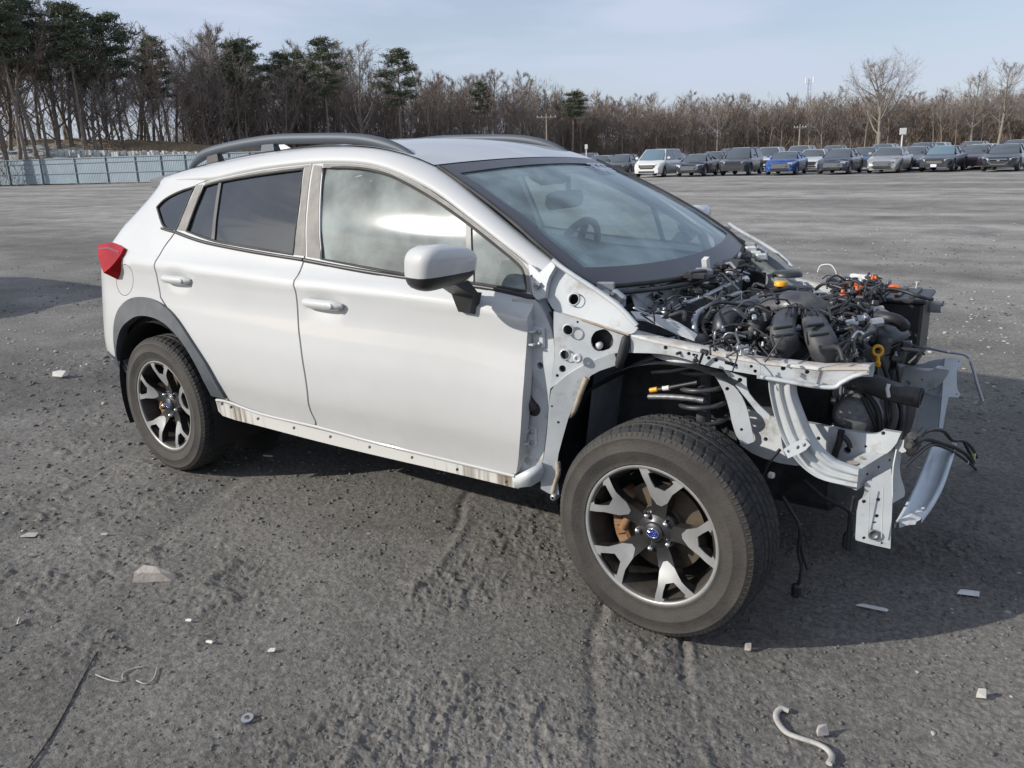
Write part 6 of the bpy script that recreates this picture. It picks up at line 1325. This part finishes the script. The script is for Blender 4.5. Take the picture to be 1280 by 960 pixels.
def parked_car(name, label, kind, colr, loc, head, cat='car', glass_='car_glass', damage=0, seed=0, grille='dark', group='cars parked in rows across the lot', metal=.35, plate_=False, detail=True):
    L_, W_, H_, hz, cx_, rf, rr__, tb, dz, cl, nz = TYPES[kind]; rg = random.Random(seed); hwid = W_/2
    mname = 'body_'+'_'.join(str(int(c*1000)) for c in colr)
    if mname not in MATS: mat(mname, colr, .32, metal, .9)
    e = empty(name, loc, head); tag(e, label, cat, group); fx, rx = L_/2-.88, -L_/2+.95; wr = .34
    def topline(x):
        return interp(x, [-L_/2, -L_/2+.12, tb-.05, tb+.1, cx_-.05, cx_+.1, L_/2-.35, L_/2-.12, L_/2], [dz-.28, dz-.05, dz, dz+.0, hz+.02, hz, nz+.06, nz-.02, nz-.25])
    def hwx(x):
        t = max(0, abs(x)-(L_/2-.7))/.7; return hwid*(1-.20*t**2.2)
    xs = sorted(set(list(np.linspace(-L_/2, L_/2, 34))+[fx+(wr+.06)*c for c in np.linspace(-1, 1, 13)]+[rx+(wr+.06)*c for c in np.linspace(-1, 1, 13)])); rows = []
    for x in xs:
        z0 = cl+.06*max(0, (abs(x)-(L_/2-.5))/.5)
        for wx_ in (fx, rx):
            dd = abs(x-wx_)
            if dd < wr+.06: z0 = max(z0, wr+math.sqrt((wr+.06)**2-dd*dd)*.96-.02)
        t_ = topline(x); w_ = hwx(x); z0 = min(z0, t_-.1); sec = []
        for f_, zz in ((.80, z0), (.965, z0+.02), (1.0, z0*.55+t_*.45), (.99, z0*.25+t_*.75), (.955, t_-.05), (.86, t_-.005), (.5, t_+.015), (0, t_+.02)): sec.append(Vector((x, -w_*f_, zz)))
        sec += [Vector((p.x, -p.y, p.z)) for p in sec[-2::-1]]
        if damage and x > L_/2-1.0:
            k = damage*min(1, (x-(L_/2-1.0))/.9); sec = [p+Vector((rg.uniform(-.16, .03)*k, rg.uniform(-.05, .05)*k, rg.uniform(-.10, .06)*k)) for p in sec]
        rows.append(sec)
    b_ = MB(); b_.loft(rows); b_.add(rows[-1], [tuple(range(15))]); b_.add(rows[0], [tuple(range(15))[::-1]]); b_.build('body', mname, e)
    # cabin: roof, pillars and panes
    bz = lambda x: topline(x)-.02
    B = {'wf': (cx_+.06, hwid*.80, hz-.01), 'rb': (tb, hwid*.78, dz)}
    T = {'f': (rf, hwid*.66, H_-.05), 'r': (rr__, hwid*.64, H_-.06)}
    sideb = lambda x: hwid*(.90 if rr__ < x < rf else .84)
    m_ = MB(); rows = []
    for t in np.linspace(-1, 1, 11):
        c_ = 1-t*t; rows.append([Vector((rf+.02+.06*c_, t*hwid*.66, H_-.05+.035*c_)), Vector((rf-.25, t*hwid*.68, H_-.02+.03*c_)), Vector(((rf+rr__)/2, t*hwid*.69, H_-.005+.012*c_)), Vector((rr__+.25, t*hwid*.67, H_-.02+.02*c_)), Vector((rr__-.04*c_, t*hwid*.64, H_-.06+.03*c_))])
    m_.loft(rows); m_.build('roof', mname, e)
    ws_ = MB(); rows = []
    for t in np.linspace(-1, 1, 9):
        c_ = 1-t*t; rows.append([Vector((rf+.02+.06*c_, t*hwid*.655, H_-.052+.035*c_)), Vector(((rf+cx_)/2+.08+.1*c_, t*hwid*.76, (H_+hz)/2+.02)), Vector((cx_+.06+.14*c_, t*hwid*.82, hz+.0))])
    ws_.loft(rows); ws_.build('windscreen', glass_, e)
    rw = MB(); rows = []
    for t in np.linspace(-1, 1, 7):
        c_ = 1-t*t; rows.append([Vector((rr__-.04*c_, t*hwid*.635, H_-.062+.03*c_)), Vector((tb-.05*c_, t*hwid*.80, dz+.0))])
    rw.loft(rows); rw.build('rear_window', 'car_glass', e)
    for s_ in (-1, 1):
        tl_ = lambda x: Vector((x, s_*hwid*.675, H_-.045)); bl_ = lambda x: Vector((x, s_*hwid*.93, topline(x)-.03)); midx = (rf+rr__)/2+.1
        for (a0, a1, b0_, b1_) in ((rf-.02, midx+.03, cx_-.12, midx+.05), (midx-.03, rr__+.08, midx-.05, max(tb+.12, rr__-.25))):
            MB().add([bl_(b0_), bl_(b1_), tl_(a1), tl_(a0)], [(0, 1, 2, 3) if s_ < 0 else (3, 2, 1, 0)]).build('side_window', 'car_glass', e)
        pr = MB(); pr.tube([bl_(cx_-.02)+Vector((0, -s_*.02, .02)), Vector((rf+.03, s_*hwid*.665, H_-.045)), tl_((rf+rr__)/2)+Vector((0, 0, .01)), Vector((rr__, s_*hwid*.65, H_-.055)), Vector((tb+.02, s_*hwid*.83, dz))], .042, 6); pr.tube([tl_(midx), bl_(midx)], .04, 6); pr.build('pillar', mname, e)
        mm_ = MB(); mm_.hull([Vector((cx_-.25, s_*(hwid+.02), hz+.08))+Vector(o) for o in ((0, 0, 0), (.1, 0, 0), (0, s_*.18, .02), (.08, s_*.18, .02), (0, 0, .14), (.1, 0, .12), (0, s_*.18, .12), (.08, s_*.17, .12))]); mm_.build('door_mirror', mname, e)
        hd = MB(); x1 = L_/2; hd.hull([Vector(o) for o in ((x1-.06, s_*hwid*.55, nz-.16), (x1-.05, s_*hwid*.55, nz-.04), (x1-.22, s_*hwid*.84, nz-.12), (x1-.42, s_*hwid*.955, nz-.02), (x1-.45, s_*hwid*.955, nz+.05), (x1-.25, s_*hwid*.80, nz+.03), (x1-.2, s_*hwid*.5, nz+.0))])
        if not (damage > .8 and s_ < 0): hd.build('headlight', 'headlamp', e)
        for wx_ in (fx, rx):
            wc = Vector((wx_, s_*(hwid-.11), wr)); ty_ = MB(); ty_.lathe([(.2, .1), (.3, .105), (.335, .085), (.335, -.085), (.3, -.105), (.2, -.1)], wc, axis=(0, s_, 0), n=20); wo = ty_.build('wheel', 'tyre_rubber', e)
            ri = MB(); ri.lathe([(.205, .09), (.19, .06), (.05, .07), (0, .075)], wc, axis=(0, s_, 0), n=20); ri.build('rim', 'alloy_rim', wo)
    MB().box((0, 0, cl+.22), (L_*.9, W_*.8, .35)).build('underside', 'car_black', e)
    x1 = L_/2+.004; gr = MB()
    gr.hull([Vector(o) for o in ((x1-.10, -hwid*.5, nz-.05), (x1-.10, hwid*.5, nz-.05), (x1+.0, -hwid*.55, nz-.16), (x1+.0, hwid*.55, nz-.16), (x1+.005, -hwid*.42, nz-.30), (x1+.005, hwid*.42, nz-.30), (x1-.15, 0, nz-.2))]); gr.build('grille', 'car_black', e)
    if grille == 'hex':
        P_ = [Vector((x1+.02, y_*hwid, nz+z_)) for y_, z_ in ((-.42, -.06), (.42, -.06), (.58, -.17), (.36, -.33), (-.36, -.33), (-.58, -.17), (-.42, -.06))]; MB().tube(P_, .022, 6, caps=False).build('grille_frame', 'chrome', e); MB().box((x1+.03, 0, nz-.13), (.02, .16, .07), bev=.008).build('badge', 'chrome', e)
    elif grille == 'bar':
        for z_ in (-.12, -.2): MB().box((x1+.012, 0, nz+z_), (.02, hwid*.9, .03)).build('grille_bar', 'chrome', e)
    MB().box((x1-.02, 0, cl+.14), (.05, hwid*1.1, .12), bev=.01).build('lower_intake', 'car_black', e)
    if plate_: MB().box((x1+.03, 0, nz-.36), (.012, .32, .16)).build('number_plate', 'plate_white', e)
    if damage > .5: MB().box((x1-.12, .1, nz-.2), (.3, W_*.6, .28), rotz(.1), bev=.03).build('exposed_radiator', 'alloy', e)
    return e
def car_at(px, py, rel, *a, back=0, **k):
    q = at(px, py, z=0); d = Vector((q.x-CX, q.y-CY, 0)).normalized(); q = q+d*(2.3+back); head = math.atan2(-d.y, -d.x)+R(rel); return parked_car(*a, loc=q, head=head, **k)
row = [
 (779, 220, -16, 'parked_hatchback', 'dark olive hatchback parked left of the white minivan', 'hatch', (.035, .035, .028), dict()),
 (824, 221.5, -19, 'parked_minivan', 'white minivan in the front row of parked vehicles', 'van', (.66, .66, .62), dict(cat='van', grille='bar', metal=0, glass_='car_glass_blue')),
 (872, 221, -16, 'parked_coupe', 'black coupe parked between the white minivan and the dark sport utility vehicle', 'coupe', (.012, .014, .02), dict(damage=.6)),
 (927, 219.5, -15, 'parked_suv', 'dark grey sport utility vehicle parked left of the bright blue damaged car', 'suv', (.045, .047, .055), dict(cat='suv')),
 (983, 219, -12, 'parked_coupe', 'bright blue coupe with smashed nose in the front row', 'coupe', (.02, .08, .29), dict(damage=1.0)),
 (1050, 218, -13, 'parked_sedan', 'dark slate sedan with crumpled nose right of the bright blue coupe', 'sedan', (.035, .042, .065), dict(damage=.9)),
 (1112, 216.5, -12, 'parked_sedan', 'silver sedan with broken front bumper in the front row', 'sedan', (.42, .42, .40), dict(damage=.9, metal=.6)),
 (1178, 214.8, -12, 'parked_sedan', 'charcoal sedan with blue windscreen and a number plate', 'sedan', (.035, .04, .048), dict(glass_='car_glass_blue', plate_=True, grille='bar')),
 (1256, 214.5, -9, 'parked_sedan', 'black sedan with chrome six sided grille at the right edge', 'sedan', (.01, .011, .013), dict(grille='hex'))]
for i, (px, py, rel, nm, lab, kd, c, kw) in enumerate(row): car_at(px, py, rel, nm, lab, kd, c, seed=i, **kw)
backr = [
 (735, 221, 14, 'parked_suv', 'dark blue grey sport utility vehicle half hidden at the far left of the parked rows', 'suv', (.05, .065, .08)), (752, 221, 3, 'parked_sedan', 'pale blue small sedan seen just over the crossover windscreen edge', 'sedan', (.22, .3, .36)), (768, 221, 8, 'parked_sedan', 'teal grey sedan behind the dark olive hatchback', 'sedan', (.09, .13, .14)),
 (842, 220, 9, 'parked_sedan', 'silver sedan whose roof shows between minivan and black coupe', 'sedan', (.42, .43, .44)), (892, 220, 7, 'parked_hatchback', 'teal hatchback behind the black coupe', 'hatch', (.06, .10, .11)), (912, 219, 13, 'parked_suv', 'maroon sport utility vehicle roof behind the dark grey sport utility vehicle', 'suv', (.10, .02, .025)), (962, 219, 8, 'parked_suv', 'white sport utility vehicle behind the bright blue coupe', 'suv', (.6, .6, .6)),
 (1017, 218, 6, 'parked_sedan', 'white sedan showing between blue coupe and slate sedan', 'sedan', (.62, .62, .6)), (1000, 218, 15, 'parked_van', 'long silver van roof far behind the bright blue coupe', 'van', (.42, .43, .45)), (1040, 217, 15, 'parked_suv', 'dark sport utility vehicle far behind the slate sedan', 'suv', (.03, .032, .036)), (1080, 217, 6, 'parked_hatchback', 'medium blue hatchback between slate and silver sedans', 'hatch', (.03, .075, .16)), (1103, 216, 13, 'parked_suv', 'silver sport utility vehicle behind the silver sedan', 'suv', (.4, .41, .42)), (1142, 216, 5, 'parked_sedan', 'grey blue sedan between silver and charcoal sedans', 'sedan', (.08, .10, .13)), (1150, 216, 14, 'parked_suv', 'black sport utility vehicle far behind the charcoal sedan', 'suv', (.016, .017, .02)), (1168, 216, 19, 'parked_suv', 'white sport utility vehicle in the farthest row above the charcoal sedan', 'suv', (.6, .6, .6)),
 (1218, 215, 5, 'parked_sedan', 'dark wine coloured wreck between charcoal and black sedans', 'sedan', (.06, .022, .026)), (1226, 215, 9, 'parked_hatchback', 'white hatchback behind the dark wine coloured wreck', 'hatch', (.6, .6, .58)), (1213, 214.5, 14, 'parked_suv', 'red sport utility vehicle standing above the row at right', 'suv', (.19, .015, .018)), (1268, 214, 11, 'parked_suv', 'slate blue sport utility vehicle behind the black sedan', 'suv', (.06, .08, .11))]
for i, (px, py, bk, nm, lab, kd, c) in enumerate(backr): car_at(px, py, -10, nm, lab, kd, c, back=bk, seed=40+i, cat='suv' if kd == 'suv' else 'van' if kd == 'van' else 'car')
parked_car('parked_van', 'dark van just outside the left edge, casting the shadow behind the crossover', 'van', (.03, .03, .035), Vector((-11.9, -1.0, 0)), 0, cat='van', group=None, seed=99)

# ---------------- litter near the car
mat('brick_pale', (.42, .36, .30), .85, col2=(.5, .46, .41), nscale=20, bump=.3, bscale=90)
mat('strap_white', (.42, .41, .38), .7, col2=(.3, .29, .27), nscale=30)
mat('wood_chip', (.33, .31, .28), .85, col2=(.42, .4, .37), nscale=30)
mat('paper', (.60, .58, .52), .8)
def gp(px, py, up=0): p = at(px, py, z=0); return Vector((p.x, p.y, gz(p.x, p.y)+up))
q = gp(193, 719); b_ = MB(); b_.hull([q+rotz(YAW) @ Vector(o) for o in ((-.075, -.03, -.01), (-.06, .035, -.01), (.085, .02, -.01), (.08, -.015, -.01), (-.065, -.02, .04), (-.05, .03, .045), (.0, .02, .042), (.03, -.01, .03), (.07, .012, .015))]); tag(b_.build('brick_fragment', 'brick_pale'), 'pale tan wedge of broken brick lying on the mud at left', 'rubble')
pts = [gp(x, y, .012) for x, y in ((986, 887), (976, 885), (970, 892), (974, 903), (984, 914), (1000, 922), (1018, 927), (1033, 935), (1040, 945), (1036, 955))]; tag(MB().tube(crom(pts, 4), .0085, 8, flat=.7).build('plastic_strap', 'strap_white'), 'curled pale plastic strap on the ground at lower right', 'strap')
q = gp(309, 897, .006); tag(MB().lathe([(.008, 0), (.008, .004), (.017, .004), (.017, 0)], q, axis=(.1, -.1, 1), n=20, closed=True, smooth=False).build('metal_washer', 'zinc'), 'small flat grey metal washer on the mud at lower left', 'washer')
def chip(name, px, py, l, w_, a, label, m='wood_chip', cat='chip', up=.008, h_=.006):
    q = gp(px, py, up); b_ = MB(); b_.hull([q+rotz(a) @ Vector(o) for o in ((-l, -w_, 0), (l*.9, -w_*.8, .002), (l, w_, .004), (-l*.8, w_*.9, -.002), (-l*.9, -w_*.8, h_), (l*.8, w_*.7, h_+.002), (-l*.6, w_*.6, h_))]); tag(b_.build(name, m), label, cat)
chip('wood_chip', 38, 668, .035, .02, .5, 'flat pale chip at the left edge, largest of the chips'); chip('wood_chip', 23, 775, .025, .004, -.6, 'pair of thin pale splinters at the left edge'); chip('wood_chip', 39, 693, .012, .008, 1.2, 'stubby dark chip below the flat pale chip at left'); chip('wood_chip', 120, 681, .014, .004, 1.3, 'thin upright splinter right of the flat pale chip'); chip('wood_chip', 131, 667, .016, .008, .3, 'small pale flake near the thin upright splinter')
chip('paper_scrap', 76, 472, .05, .03, .2, 'crumpled white paper scrap beyond the rear wheel at left', 'paper', 'paper', .015, .035); chip('paper_scrap', 236, 775, .012, .005, .2, 'small white curl of paper below the brick wedge', 'paper', 'paper'); chip('paper_scrap', 262, 802, .014, .005, .1, 'flat white flake right of the wire curl', 'paper', 'paper'); chip('paper_scrap', 340, 812, .012, .008, .4, 'round pale flake among pebbles left of centre', 'paper', 'paper'); chip('plastic_shard', 1090, 762, .05, .008, .1, 'thin white plastic shard lying in the shadow ahead of the front wheel', 'white_plastic', 'shard'); chip('plastic_shard', 1210, 743, .035, .018, .2, 'grey plastic shard in the shadow at right', 'white_plastic', 'shard'); chip('stone', 1226, 873, .013, .010, .2, 'white stone at the right edge, largest of the pale stones', 'paper', 'stone', .01, .02); chip('stone', 1028, 915, .016, .012, .6, 'angular grey stone beside the curled strap', 'wood_chip', 'stone', .01, .02); chip('stone', 935, 811, .010, .008, .2, 'pale tan stone just below the shadow edge behind the front tyre', 'brick_pale', 'stone', .01, .02); chip('metal_scrap', 335, 570, .03, .006, .2, 'thin bright scrap in the shade under the sill', 'paper', 'scrap')
tag(MB().tube(crom([gp(x, y, .006) for x, y in ((119, 840), (135, 847), (152, 850), (153, 840), (165, 833), (178, 831))], 3), .0022, 5).build('wire_curl', 'wood_chip'), 'thin pale wire curl at lower left', 'wire'); tag(MB().tube(crom([gp(x, y, .006) for x, y in ((170, 848), (182, 853), (192, 846), (196, 832))], 3), .0022, 5).build('wire_curl', 'wood_chip'), 'short hooked wire right of the thin wire curl', 'wire')
tag(MB().tube(crom([gp(x, y, .003) for x, y in ((121, 811), (102, 845), (84, 880), (62, 920), (38, 956), (20, 980))], 3), .0024, 5).build('dark_crack', 'hose_black'), 'long dark cord in the mud at the lower left corner', 'crack')  # thin dark tube stands in for the dark line of a mud crack
